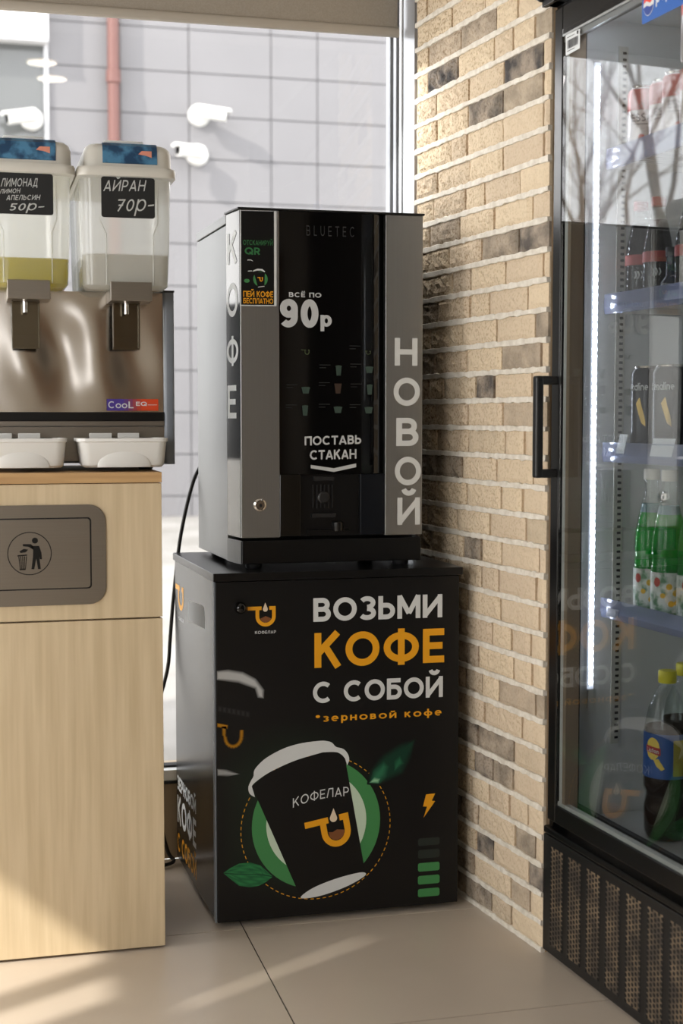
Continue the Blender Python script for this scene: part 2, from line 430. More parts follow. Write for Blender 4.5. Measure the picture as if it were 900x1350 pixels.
M['plaster'] = noise_mat('beige_plaster', (168, 152, 130), (160, 144, 122), (1, 1, 1), 6, 5, 0.8)
M['ceiling'] = mat('ceiling_white', (190, 186, 178), 0.8)
mb = MB(); mb.box(-1.9, 1.9, -2.6, 3.6, 2.9, 3.0); struct(mb.build('ceiling', M['ceiling']))
# left wall with the tall side windows the sun comes through, plus an added narrow slot above them shaping the faint floor streak
def wall_with_holes(name, axis, pos, thick, a0, a1, z0, z1, holes, m):
    cuts_a = sorted({a0, a1} | {h[0] for h in holes} | {h[1] for h in holes}); cuts_z = sorted({z0, z1} | {h[2] for h in holes} | {h[3] for h in holes})
    mb = MB()
    for i in range(len(cuts_a) - 1):
        for k in range(len(cuts_z) - 1):
            ca, cz = (cuts_a[i] + cuts_a[i + 1]) / 2, (cuts_z[k] + cuts_z[k + 1]) / 2
            if any(h[0] < ca < h[1] and h[2] < cz < h[3] for h in holes): continue
            A0, A1, Z0, Z1 = cuts_a[i], cuts_a[i + 1], cuts_z[k], cuts_z[k + 1]
            if axis == 'x': mb.box(pos - thick, pos, A0, A1, Z0, Z1)
            else: mb.box(A0, A1, pos - thick, pos, Z0, Z1)
    return struct(mb.build(name, m))
wall_with_holes('wall_left', 'x', -1.9, .04, -2.6, 3.6, 0, 2.9, [(1.33, 1.455, .35, 1.865), (1.52, 2.7, .35, 1.865), (1.180, 1.216, 1.934, 2.329), (-1.2, .6, .6, 2.1)], M['plaster'])
wall_with_holes('wall_back', 'y', -2.5, .1, -1.9, 1.9, 0, 2.9, [(-.35, -.15, 1.2, 2.0)], mat('pale_plaster', (204, 194, 178), 0.8))
M['door_brown'] = noise_mat('brown_door', (150, 120, 92), (130, 102, 76), (26, 26, 1.3), 2, 6, 0.4)
mb = MB(); mb.box(.75, 1.6, -2.5, -2.46, 0, 2.05); d = struct(mb.build('door_1', M['door_brown'], bevel=.004))
mb = MB(); mb.tube([(.85, -2.45, 1.0), (.85, -2.41, 1.0), (.97, -2.41, 1.0)], .01); mb.build('door_handle', M['chrome'], d)
mb = MB(); mb.box(1.8, 1.9, -2.6, 2.9, 0, 2.9); M['dark_wall'] = mat('dark_brown_wall', (58, 52, 46), 0.8); struct(mb.build('wall_right_rear', M['dark_wall']))
# round ceiling lamps at the back of the shop (seen mirrored in the window pane)
M['lamp_glow'] = mat('lamp_glow', (255, 246, 228), .5, 0, .5, (255, 232, 190), 5.0)
for (x, y), lab in (((.37, -.64), 'round ceiling lamp nearest the window'), ((.44, -.98), 'round ceiling lamp, second from the window'), ((.32, -1.88), 'round ceiling lamp nearest the back wall')):
    t = thing('ceiling_lamp', lab, 'lamp', (x, y, 2.9), 0, 'round ceiling lamps')
    b = MB(); b.lathe([(.082, 0), (.095, -.002), (.095, -.012), (.082, -.014)], (x, y, 2.9), 28); b.build('lamp_ring', M['white_plastic'], t, smooth=40)
    b = MB(); b.lathe([(.078, -.0135), (.078, -.016)], (x, y, 2.9), 28); b.build('diffuser', M['lamp_glow'], t)
    ld_ = bpy.data.lights.new('lamp_light', 'AREA'); ld_.shape = 'DISK'; ld_.size = .15; ld_.energy = 1.0; ld_.color = (1.0, .9, .74)
    lo_ = bpy.data.objects.new('lamp_light', ld_); COL.objects.link(lo_); lo_.location = (x, y, 2.88)
# wall under and above the front window
mb = MB(); mb.box(-1.9, 1.9, 3.42, 3.62, 0, .195); struct(mb.build('wall_front', M['plaster']))
mb = MB(); mb.box(-1.9, 1.9, 3.42, 3.62, 2.35, 2.9); mb.box(1.10, 1.9, 3.42, 3.62, .195, 2.35); mb.box(-1.9, -1.75, 3.42, 3.62, .195, 2.35)
struct(mb.build('wall_front_upper', M['plaster']))

# ---------------- brick pier
A = Vector((1.094, 2.619, 0)); B = Vector((1.019, 3.247, 0)); BL = (B - A).length
BF = Frame(A, B - A, (0, 0, 1), (-(B - A).y, (B - A).x, 0))
def brick_wall():
    mb = MB(); P = .0586; ph = .002; L = .165; rows = 50; rnd = random.Random(11)
    depth_pts = [BF.p(-.0, 0, -.008), BF.p(BL, 0, -.008), BF.p(BL, 0, -.30), BF.p(0, 0, -.60)]
    mb.prism([(p[0], p[1]) for p in depth_pts], 0, 2.9, 1)
    for r in range(rows):
        z0, z1 = max(r * P + ph + .0045, 0), (r + 1) * P + ph - .0045
        if z1 > 2.9: break
        edges = [0]; x = rnd.choice([.03, .09, .06, .125]) + rnd.uniform(-.01, .01)
        while x < BL - .03:
            edges.append(x); x += (L if rnd.random() < .72 else L * .52) + rnd.uniform(-.008, .008)
        edges.append(BL)
        for e0, e1 in zip(edges[:-1], edges[1:]):
            grey = 0.0
            if rnd.random() < .17: grey = rnd.uniform(.55, 1)
            elif rnd.random() < .12: grey = rnd.uniform(.15, .4)
            tone = rnd.uniform(.0, 1); col = (tone, grey, 0.2 + .8 * min(1, e0 / BL * 1.3))
            g = .0036; rough = .0012 + .0022 * (e0 / BL)
            nx, nz = max(3, int((e1 - e0) / .014)), 5; pr = rnd.uniform(-.001, .0018)
            vs, fs = [], []
            for i in range(nx + 1):
                for k in range(nz + 1):
                    u = e0 + (0 if e0 == 0 else g) + (e1 - e0 - g * (1 if e0 == 0 else 2)) * i / nx; v = z0 + (z1 - z0) * k / nz
                    edge = i in (0, nx) or k in (0, nz)
                    w = pr + (-.0035 if edge else rnd.uniform(-rough, rough))
                    if edge and i not in (0, nx): v += rnd.uniform(-.0015, .0015)
                    if edge and k not in (0, nz) and 0 < i: u += rnd.uniform(-.0015, .0015)
                    vs.append(BF.p(u, v, w))
            for i in range(nx):
                for k in range(nz): fs.append((i * (nz + 1) + k, (i + 1) * (nz + 1) + k, (i + 1) * (nz + 1) + k + 1, i * (nz + 1) + k + 1))
            ring = [i * (nz + 1) for i in range(nx + 1)] + [nx * (nz + 1) + k for k in range(1, nz + 1)] + [i * (nz + 1) + nz for i in range(nx - 1, -1, -1)] + [k for k in range(nz - 1, 0, -1)]
            o = len(vs)
            for q in ring:
                p = Vector(vs[q]) - BF.N * .012; vs.append(tuple(p))
            m = len(ring)
            for q in range(m): fs.append((ring[q], ring[(q + 1) % m], o + (q + 1) % m, o + q))
            mb.add(vs, fs, 0, col)
        # bed joint: a wavy strip of mortar standing slightly proud
        zc = r * P + ph
        if zc < .004: zc = .005
        n = 46; vs, fs = [], []
        hh = [.0056 + rnd.uniform(-.0012, .0016) for _ in range(n + 1)]; off = [rnd.uniform(-.0008, .0008) for _ in range(n + 1)]
        for i in range(n + 1):
            u = BL * i / n
            for v, w in ((-hh[i], -.008), (-hh[i], .0006), (-hh[i] * .8, .0018), (hh[i] * .8, .0018), (hh[i], .0004), (hh[i], -.008)):
                vs.append(BF.p(u, max(0, zc + v + off[i]), w + (rnd.uniform(-.0006, .0006) if w > 0 else 0)))
        for i in range(n):
            for k in range(5): fs.append((i * 6 + k, (i + 1) * 6 + k, (i + 1) * 6 + k + 1, i * 6 + k + 1))
        fs.append(tuple(range(6))); fs.append(tuple(range(n * 6, n * 6 + 6)))
        mb.add(vs, fs, 2)
    return mb
bm_ = mat('rough_brick', (200, 170, 130), 0.95, 0, 0.05)
at = nn(bm_, 'ShaderNodeAttribute'); at.attribute_name = 'ink'
sep = nn(bm_, 'ShaderNodeSeparateColor'); lk(bm_, at.outputs['Color'], sep.inputs[0])
tc = nn(bm_, 'ShaderNodeTexCoord')
n1 = nn(bm_, 'ShaderNodeTexNoise'); n1.inputs['Scale'].default_value = 22; n1.inputs['Detail'].default_value = 8; lk(bm_, tc.outputs['Object'], n1.inputs['Vector'])
n2 = nn(bm_, 'ShaderNodeTexNoise'); n2.inputs['Scale'].default_value = 170; n2.inputs['Detail'].default_value = 8; lk(bm_, tc.outputs['Object'], n2.inputs['Vector'])
mxa = nn(bm_, 'ShaderNodeMix'); mxa.data_type = 'RGBA'; mxa.inputs[6].default_value = lin((216, 198, 170)); mxa.inputs[7].default_value = lin((204, 186, 162))
lk(bm_, sep.outputs[0], mxa.inputs[0])
rg = nn(bm_, 'ShaderNodeValToRGB'); rg.color_ramp.elements[0].position = .34; rg.color_ramp.elements[1].position = .62
rg.color_ramp.elements[0].color = lin((78, 76, 76)); rg.color_ramp.elements[1].color = lin((160, 148, 134)); lk(bm_, n1.outputs[0], rg.inputs[0])
mxb = nn(bm_, 'ShaderNodeMix'); mxb.data_type = 'RGBA'; lk(bm_, sep.outputs[1], mxb.inputs[0]); lk(bm_, mxa.outputs[2], mxb.inputs[6]); lk(bm_, rg.outputs[0], mxb.inputs[7])
rs = nn(bm_, 'ShaderNodeValToRGB'); rs.color_ramp.elements[0].position = .36; rs.color_ramp.elements[1].position = .5
rs.color_ramp.elements[0].color = lin((196, 186, 172)); rs.color_ramp.elements[1].color = (1, 1, 1, 1); lk(bm_, n2.outputs[0], rs.inputs[0])
mxc = nn(bm_, 'ShaderNodeMix'); mxc.data_type = 'RGBA'; mxc.blend_type = 'MULTIPLY'; lk(bm_, sep.outputs[2], mxc.inputs[0]); lk(bm_, mxb.outputs[2], mxc.inputs[6]); lk(bm_, rs.outputs[0], mxc.inputs[7])
lk(bm_, mxc.outputs[2], bsdf(bm_).inputs['Base Color'])
bp = nn(bm_, 'ShaderNodeBump'); bp.inputs['Distance'].default_value = .004; lk(bm_, n2.outputs[0], bp.inputs['Height'])
mm = nn(bm_, 'ShaderNodeMath'); mm.operation = 'MULTIPLY'; mm.inputs[1].default_value = .75; lk(bm_, sep.outputs[2], mm.inputs[0]); lk(bm_, mm.outputs[0], bp.inputs['Strength'])
lk(bm_, bp.outputs[0], bsdf(bm_).inputs['Normal'])
M['joint'] = mat('brown_joint', (186, 160, 128), 0.9)
M['mortar'] = noise_mat('white_mortar', (226, 220, 208), (206, 198, 184), (1, 1, 1), 60, 6, 0.9, 0, 0.5, 0.35, 0.65, 0.2)
struct(brick_wall().build('wall_right', [bm_, M['joint'], M['mortar']]))

# ---------------- window: reveal profile, glass, sill, roller blind
M['alu'] = mat('window_aluminium', (176, 178, 182), 0.35, 0.6)
M['alu_white'] = mat('window_white', (225, 228, 230), 0.4)
M['pane'] = glass_mat('window_glass', (246, 246, 246), 1.45)
mb = MB()
mb.box(1.021, 1.10, 3.262, 3.350, .195, 2.35); mb.box(1.0245, 1.10, 3.350, 3.366, .195, 2.35, 1)
mb.box(1.021, 1.10, 3.366, 3.386, .195, 2.35, 2); mb.box(1.0235, 1.10, 3.386, 3.402, .195, 2.35, 1)
mb.box(1.018, 1.10, 3.402, 3.425, .195, 2.35); mb.box(1.014, 1.10, 3.44, 3.475, .195, 2.35)
mb.box(1.021, 1.10, 3.250, 3.42, 0, .195)
struct(mb.build('trim_1', [M['alu'], M['rubber'], M['alu_white']]))
mb = MB()
mb.box(-1.75, 1.018, 3.405, 3.475, .197, .224); mb.box(-1.75, 1.018, 3.402, 3.42, .190, .197, 1); mb.box(-1.75, 1.018, 3.43, 3.46, .224, .230, 1)
mb.box(-1.75, 1.018, 3.42, 3.475, 2.30, 2.35); mb.box(-1.75, -1.70, 3.42, 3.475, .2, 2.35); mb.box(-.62, -.56, 3.42, 3.475, .224, 2.30)
win = struct(mb.build('window_1', [M['alu_white'], M['rubber']], bevel=.002))
mb = MB(); mb.box(-1.70, 1.014, 3.443, 3.449, .228, 2.30); mb.build('pane', M['pane'], win)
M['blind'] = noise_mat('blind_fabric', (158, 149, 136), (150, 141, 128), (1, 1, 1), 300, 2, 0.85)
M['blind_bar'] = mat('blind_bar', (172, 163, 150), 0.5)
bl = thing('roller_blind', 'greige roller blind pulled partly down across the top of the window', 'blind', (0, 3.36, 2.0))
mb = MB(); mb.box(-1.72, 1.008, 3.358, 3.361, 2.012, 2.86); mb.build('fabric', M['blind'], bl)
mb = MB(); mb.loft([[(x, y, z) for _, y, z in [(0, 3.352, 2.0), (0, 3.355, 1.996), (0, 3.365, 1.996), (0, 3.368, 2.0), (0, 3.368, 2.014), (0, 3.365, 2.018), (0, 3.355, 2.018), (0, 3.352, 2.014)]] for x in (-1.725, 1.011)])
mb.build('bottom_bar', M['blind_bar'], bl, smooth=60)
mb = MB(); mb.loft([[(x, 3.38 + .028 * math.cos(k * PI / 8), 2.872 + .028 * math.sin(k * PI / 8)) for k in range(16)] for x in (-1.72, 1.008)]); mb.build('roller_tube', M['blind'], bl, smooth=50)

# ================================================================== OUTSIDE
M['facade'] = noise_mat('grey_facade_panel', (123, 122, 124), (119, 118, 120), (1, 1, 1), 1.5, 3, 0.55)
M['facade_gap'] = mat('facade_gap', (96, 96, 99), 0.8)
M['snow'] = noise_mat('pale_trodden_pavement', (158, 156, 152), (132, 129, 124), (1, 1, 1), 1.3, 6, 0.8, 0, 0.1, 0.4, 0.62)
YF = 11.0
mb = MB(); xs = [-1.3, -.4, .59, 1.12, 1.64, 2.28, 2.65, 3.26, 3.63, 4.24, 4.6, 5.2, 5.6, 6.2, 6.6, 7.2, 7.8]; zs = [.30, .47] + [.47 + .3235 * k for k in range(1, 22)]
for i in range(len(xs) - 1):
    for k in range(len(zs) - 1):
        if xs[i + 1] <= .6 and zs[k + 1] < 4.2 and zs[k] > .4: continue
        mb.box(xs[i] + .004, xs[i + 1] - .004, YF, YF + .03, zs[k] + .004, zs[k + 1] - .004)
mb.box(-1.3, 7.8, YF + .02, YF + .25, .2, 7.2, 1)
struct(mb.build('wall_outside', [M['facade'], M['facade_gap']]))
mb = MB(); n = 24
mb.add([(-14, 3.62, -.02), (9, 3.62, -.02), (9, YF, .31), (-14, YF, .31), (-14, 30, .5), (9, 30, .5)], [(0, 1, 2, 3), (3, 2, 5, 4)])
struct(mb.build('ground_outside', M['snow']))
M['sign_white'] = mat('fascia_white', (238, 238, 238), 0.5)
M['dark_glass'] = mat('dark_shop_glass', (92, 94, 94), 0.06, 0, 0.8)
M['shop_frame'] = mat('shop_frame', (196, 196, 198), 0.5)
sf = thing('shop_sign', 'blank white fascia box above the dark shop window across the yard', 'sign', (0, YF, 3.9))
mb = MB(); mb.box(-1.25, .585, YF - .16, YF - .002, 3.835, 4.5); mb.build('fascia_panel', M['sign_white'], sf, bevel=.01)
mb = MB(); mb.box(-1.25, .585, YF - .165, YF - .155, 3.83, 3.86); mb.build('lower_trim', M['shop_frame'], sf)
sw = struct(put('window_2', M['shop_frame'], None, lambda b: (b.box(.556, .588, YF - .03, YF + .02, .48, 3.93), b.box(-1.25, -1.2, YF - .03, YF + .02, .48, 3.93), b.box(-.42, -.37, YF - .03, YF + .02, .48, 3.93), b.box(-1.25, .556, YF - .03, YF + .02, .42, .50))))
mb = MB(); mb.box(-1.2, .556, YF - .005, YF + .01, .5, 3.93); mb.build('pane', M['dark_glass'], sw)
M['pipe'] = mat('red_brown_pipe', (112, 76, 70), 0.45)
pp = thing('drainpipe', 'red-brown round drainpipe running down the grey tiled facade', 'pipe', (1.06, YF - .09, .3))
mb = MB(); mb.tube([(1.06, YF - .09, .30), (1.06, YF - .09, 7.0)], .044, 14); mb.build('pipe_run', M['pipe'], pp, smooth=60)
for z in (3.62, 1.8, 5.4):
    mb = MB(); mb.lathe([(.046, -.05), (.054, -.045), (.054, .045), (.046, .05)], (1.06, YF - .09, z), 16); mb.box(1.05, 1.07, YF - .05, YF - .0005, z - .015, z + .015); mb.build('bracket', M['pipe'], pp, smooth=50)

def cctv(loc, dirv, label, flip=1):
    t = thing('security_camera', label, 'camera', loc, 0, 'white cameras outside')
    x, y, z = loc
    mb = MB(); rg = []
    for r, w in ((.085, 0), (.085, .02), (.07, .04), (.04, .05)):
        rg.append([(x + r * math.cos(2 * PI * k / 20), y - w, z + r * math.sin(2 * PI * k / 20)) for k in range(20)])
    mb.loft(rg); mb.build('mount_base', M['white_plastic'], t, smooth=50)
    d = Vector(dirv).normalized(); s = Vector((x, y - .03, z)); e = s + Vector((.03 * flip, -.11, -.005))
    mb = MB(); mb.tube([s, (s + e) / 2 + Vector((0, -.02, 0)), e], .022, 10); mb.build('arm', M['white_plastic'], t, smooth=50)
    mb = MB(); mb.tube([e - d * .06, e - d * .055, e + d * .16, e + d * .165], [.03, .045, .045, .038], 16); bd = mb.build('camera_body', M['white_plastic'], t, smooth=50)
    mb = MB(); up = Vector((0, 0, 1)); sd_ = d.cross(up).normalized(); uu = sd_.cross(d)
    c0, c1 = e - d * .05 + uu * .03, e + d * .19 + uu * .03
    q = []
    for c in (c0, c1): q.append([tuple(c + sd_ * a + uu * b) for a, b in ((-.05, 0), (-.045, .02), (0, .028), (.045, .02), (.05, 0))])
    mb.loft(q); mb.build('sun_hood', M['white_plastic'], t, smooth=50)
    mb = MB(); mb.tube([e + d * .160, e + d * .168], .032, 16); mb.build('lens', M['black_gloss'], bd)
    return t
cctv((1.716, YF, 3.385), (.93, -.3, -.16), 'white security camera on the facade, upper one, its barrel pointing right')
cctv((1.70, YF, 3.085), (-.9, -.45, -.02), 'white security camera on the facade, lower one, its barrel pointing left', -1)
cctv((.46, YF - .03, 3.285), (-.85, -.3, -.2), 'white camera shape standing in for a camera mirrored in the dark shop window', -1)  # modelled camera takes the place of a reflection in the shop glass

def tree(loc, h, seed, label):
    rnd = random.Random(seed); mb = MB()
    def branch(p, d, l, r, lev):
        pts = [p]; q = p.copy(); dd = d.copy(); n = 4
        for k in range(n):
            dd = (dd + Vector((rnd.uniform(-.18, .18), rnd.uniform(-.18, .18), rnd.uniform(-.05, .12)))).normalized(); q = q + dd * l / n; pts.append(q.copy())
        rad = [r * (1 - .5 * k / n) for k in range(n + 1)]
        mb.tube(pts, rad, 7 if lev < 2 else 5)
        if lev >= 4: return
        for k in range(3 if lev else 6):
            i = rnd.randint(1, n) if lev else rnd.choice([2, 3, 3, 4, 4])
            a = rnd.uniform(0, 2 * PI); sp = rnd.uniform(.5, 1.0)
            nd = (dd + Vector((math.cos(a) * sp, math.sin(a) * sp, rnd.uniform(.0, .5)))).normalized()
            branch(pts[i], nd, l * rnd.uniform(.5, .72), rad[i] * .6, lev + 1)
    branch(Vector(loc), Vector((0, 0, 1)), h, .065, 0)
    return tag(mb.build('bare_tree', M['bark'], smooth=60), label, 'tree', 'bare trees in the yard')
M['bark'] = noise_mat('brown_bark', (156, 142, 130), (128, 114, 102), (8, 8, 1), 6, 5, 0.9)
tree((-3.9, 9.2, .2), 3.0, 14, 'bare brown tree in the snowy yard, the one closest to the window')
tree((-6.3, 14.0, .3), 3.4, 8, 'bare brown tree in the snowy yard, between the other two')
tree((-9.4, 19.5, .35), 3.6, 21, 'bare brown tree in the snowy yard, farthest from the window')

# ================================================================== WASTE CABINET
wc = thing('waste_cabinet', 'light oak waste bin cabinet with a steel flap, carrying the drinks dispenser', 'cabinet', (0, 2.833, 0))
mb = MB(); mb.box(-.30, .360, 2.853, 3.28, .012, .949); mb.build('carcass', M['oak'], wc)
mb = MB(); mb.box(-.28, .345, 2.88, 3.25, 0, .012); mb.build('plinth', M['dark'], wc)
mb = MB(); mb.box(-.30, .362, 2.833, 2.8525, .681, .949); mb.build('upper_panel', M['oak'], wc, bevel=.0008)
mb = MB(); mb.box(-.30, .362, 2.833, 2.8525, .006, .6775); mb.build('door', M['oak'], wc, bevel=.0008)
mb = MB(); mb.box(-.302, .3625, 2.830, 3.282, .9505, .971); mb.build('top_board', M['oak_top'], wc, bevel=.0008)
CF = Frame((0, 2.833, 0), (1, 0, 0), (0, 0, 1), (0, -1, 0))
def plate(x0, x1, z0, z1, r, y0, y1):
    mb = MB(); mb.loft([[(x, y, z) for x, z, _ in rrect(x0, x1, z0, z1, r, 0)] for y in (y1, y0)]); return mb
fp = plate(-.045, .251, .711, .9085, .034, 2.829, 2.834).build('flap_frame', M['steel_flat'], wc, bevel=.001)
plate(-.017, .2225, .7425, .8835, .007, 2.8285, 2.8292).build('flap_gap', M['dark'], fp)
fl = plate(-.0145, .2195, .745, .881, .006, 2.8275, 2.830).build('flap', M['steel_flat'], wc, bevel=.0006)
def bin_icon(b):
    F = Frame((.103, 2.8275, .8145), (1, 0, 0), (0, 0, 1), (0, -1, 0)); k = .0415 / 79
    q = lambda pts: [((x - 115) * k, (388 - y) * k) for x, y in pts]
    ribbon(b, F, arc(0, 0, .0415, .0415, 0, 360, 48), .0017)
    poly(b, F, ell((135 - 115) * k, (388 - 340) * k, 11 * k, 11 * k, 20))
    poly(b, F, q([(118, 360), (150, 360), (158, 385), (160, 410), (152, 410), (150, 400), (155, 446), (145, 447), (139, 408), (131, 447), (121, 446), (127, 400), (128, 372)]))
    poly(b, F, q([(91, 352), (120, 353), (130, 362), (128, 374), (112, 363), (91, 360)]))
    poly(b, F, q([(78, 379), (94, 370), (110, 373), (101, 383), (82, 385)]))
    poly(b, F, q([(71, 393), (106, 391), (106, 396), (71, 398)])); poly(b, F, q([(78, 444), (100, 444), (100, 449), (78, 449)]))
    for i in range(5):
        a = 74 + i * 7; c = 79.5 + i * 4.6
        poly(b, F, q([(a, 398), (a + 3.6, 398), (c + 2.6, 446), (c - .2, 446)]))
put('bin_symbol', M['ink_black'], fl, bin_icon)

# ================================================================== DRINKS DISPENSER
dj = thing('drinks_dispenser', 'steel cold drinks dispenser with two clear tanks standing on the oak cabinet', 'dispenser', (.2, 3.0, .971))
def wavy():
    mb = MB(); nx, nz = 60, 40; vs, fs = [], []
    for i in range(nx + 1):
        for k in range(nz + 1):
            x = .016 + (.386 - .016) * i / nx; z = 1.072 + (1.337 - 1.072) * k / nz
            s = math.sin(PI * min(1, max(0, i / nx))) * math.sin(PI * k / nz)
            w = .0035 * math.sin(x * 38 + 1.2 + 7 * (z - 1.2)) * s + .002 * math.sin(z * 30 + x * 10) * s
            vs.append((x, 2.980 + w, z))
    for i in range(nx):
        for k in range(nz): fs.append((i * (nz + 1) + k, (i + 1) * (nz + 1) + k, (i + 1) * (nz + 1) + k + 1, i * (nz + 1) + k + 1))
    mb.add(vs, fs); return mb
mb = MB(); mb.box(.016, .387, 2.992, 3.30, .985, 1.337); mb.build('housing', M['grey_paint'], dj)
wavy().build('front_panel', M['steel_mirror'], dj, smooth=180)
for x0, x1 in ((.387, .4085), (-.0065, .0155)):
    mb = MB(); mb.loft([[(a, b, z) for a, b, _ in rrect(x0, x1, 2.968, 3.31, .006, 0, 3)] for z in (.982, 1.338)]); sp = mb.build('side_panel', M['grey_paint'], dj, smooth=40)
    mb = MB(); mb.box(x0 - .0005, x1 + .0005, 2.967, 3.311, 1.338, 1.342); mb.build('end_cap', M['black_plastic'], sp)
mb = MB(); mb.box(.016, .387, 2.970, 2.992, 1.0716, 1.0905); mb.build('lower_strip', M['black_satin'], dj, bevel=.002)
mb = MB(); mb.box(.016, .387, 2.972, 2.992, 1.062, 1.0716); mb.box(.016, .387, 2.976, 2.992, .99, 1.0605); mb.build('steel_ledge', M['steel_flat'], dj)
for x in (.03, .35):
    for y in (3.0, 3.26):
        mb = MB(); mb.lathe([(.014, 0), (.016, .004), (.016, .012)], (x, y, .971), 14); mb.build('foot', M['black_plastic'], dj, smooth=40)
M['badge'] = attr_mat('badge_print', 0.3)
DF = Frame((0, 2.974, 0), (1, 0, 0), (0, 0, 1), (0, -1, 0))
def badge(b):
    n = 12
    for i in range(n):
        f = i / (n - 1); a = (72, 52, 140); c = (206, 70, 32); k = max(0, min(1, (f - .3) / .4))
        u0 = .2686 + (.3748 - .2686) * i / n; u1 = .2686 + (.3748 - .2686) * (i + 1) / n
        col = lin([a[j] + (c[j] - a[j]) * k for j in range(3)])[:3]
        poly(b, DF, [(u0, 1.0935), (u1, 1.0935), (u1, 1.1175), (u0, 1.1175)], .0002, col)
bd = put('badge', M['badge'], dj, badge)
def badge_text(b):
    text(b, DF, 'C', .2715, 1.0985, .2845, 1.113, .16); text(b, DF, 'OO', .2865, 1.0985, .3105, 1.1085, .2)
    text(b, DF, 'L', .3130, 1.0985, .3235, 1.1125, .16); text(b, DF, 'EQ', .3285, 1.1035, .351, 1.112, .18); poly(b, DF, [(.353, 1.105), (.372, 1.105), (.372, 1.106), (.353, 1.106)], .0006)
put('badge_lettering', M['white_ink'], bd, badge_text)

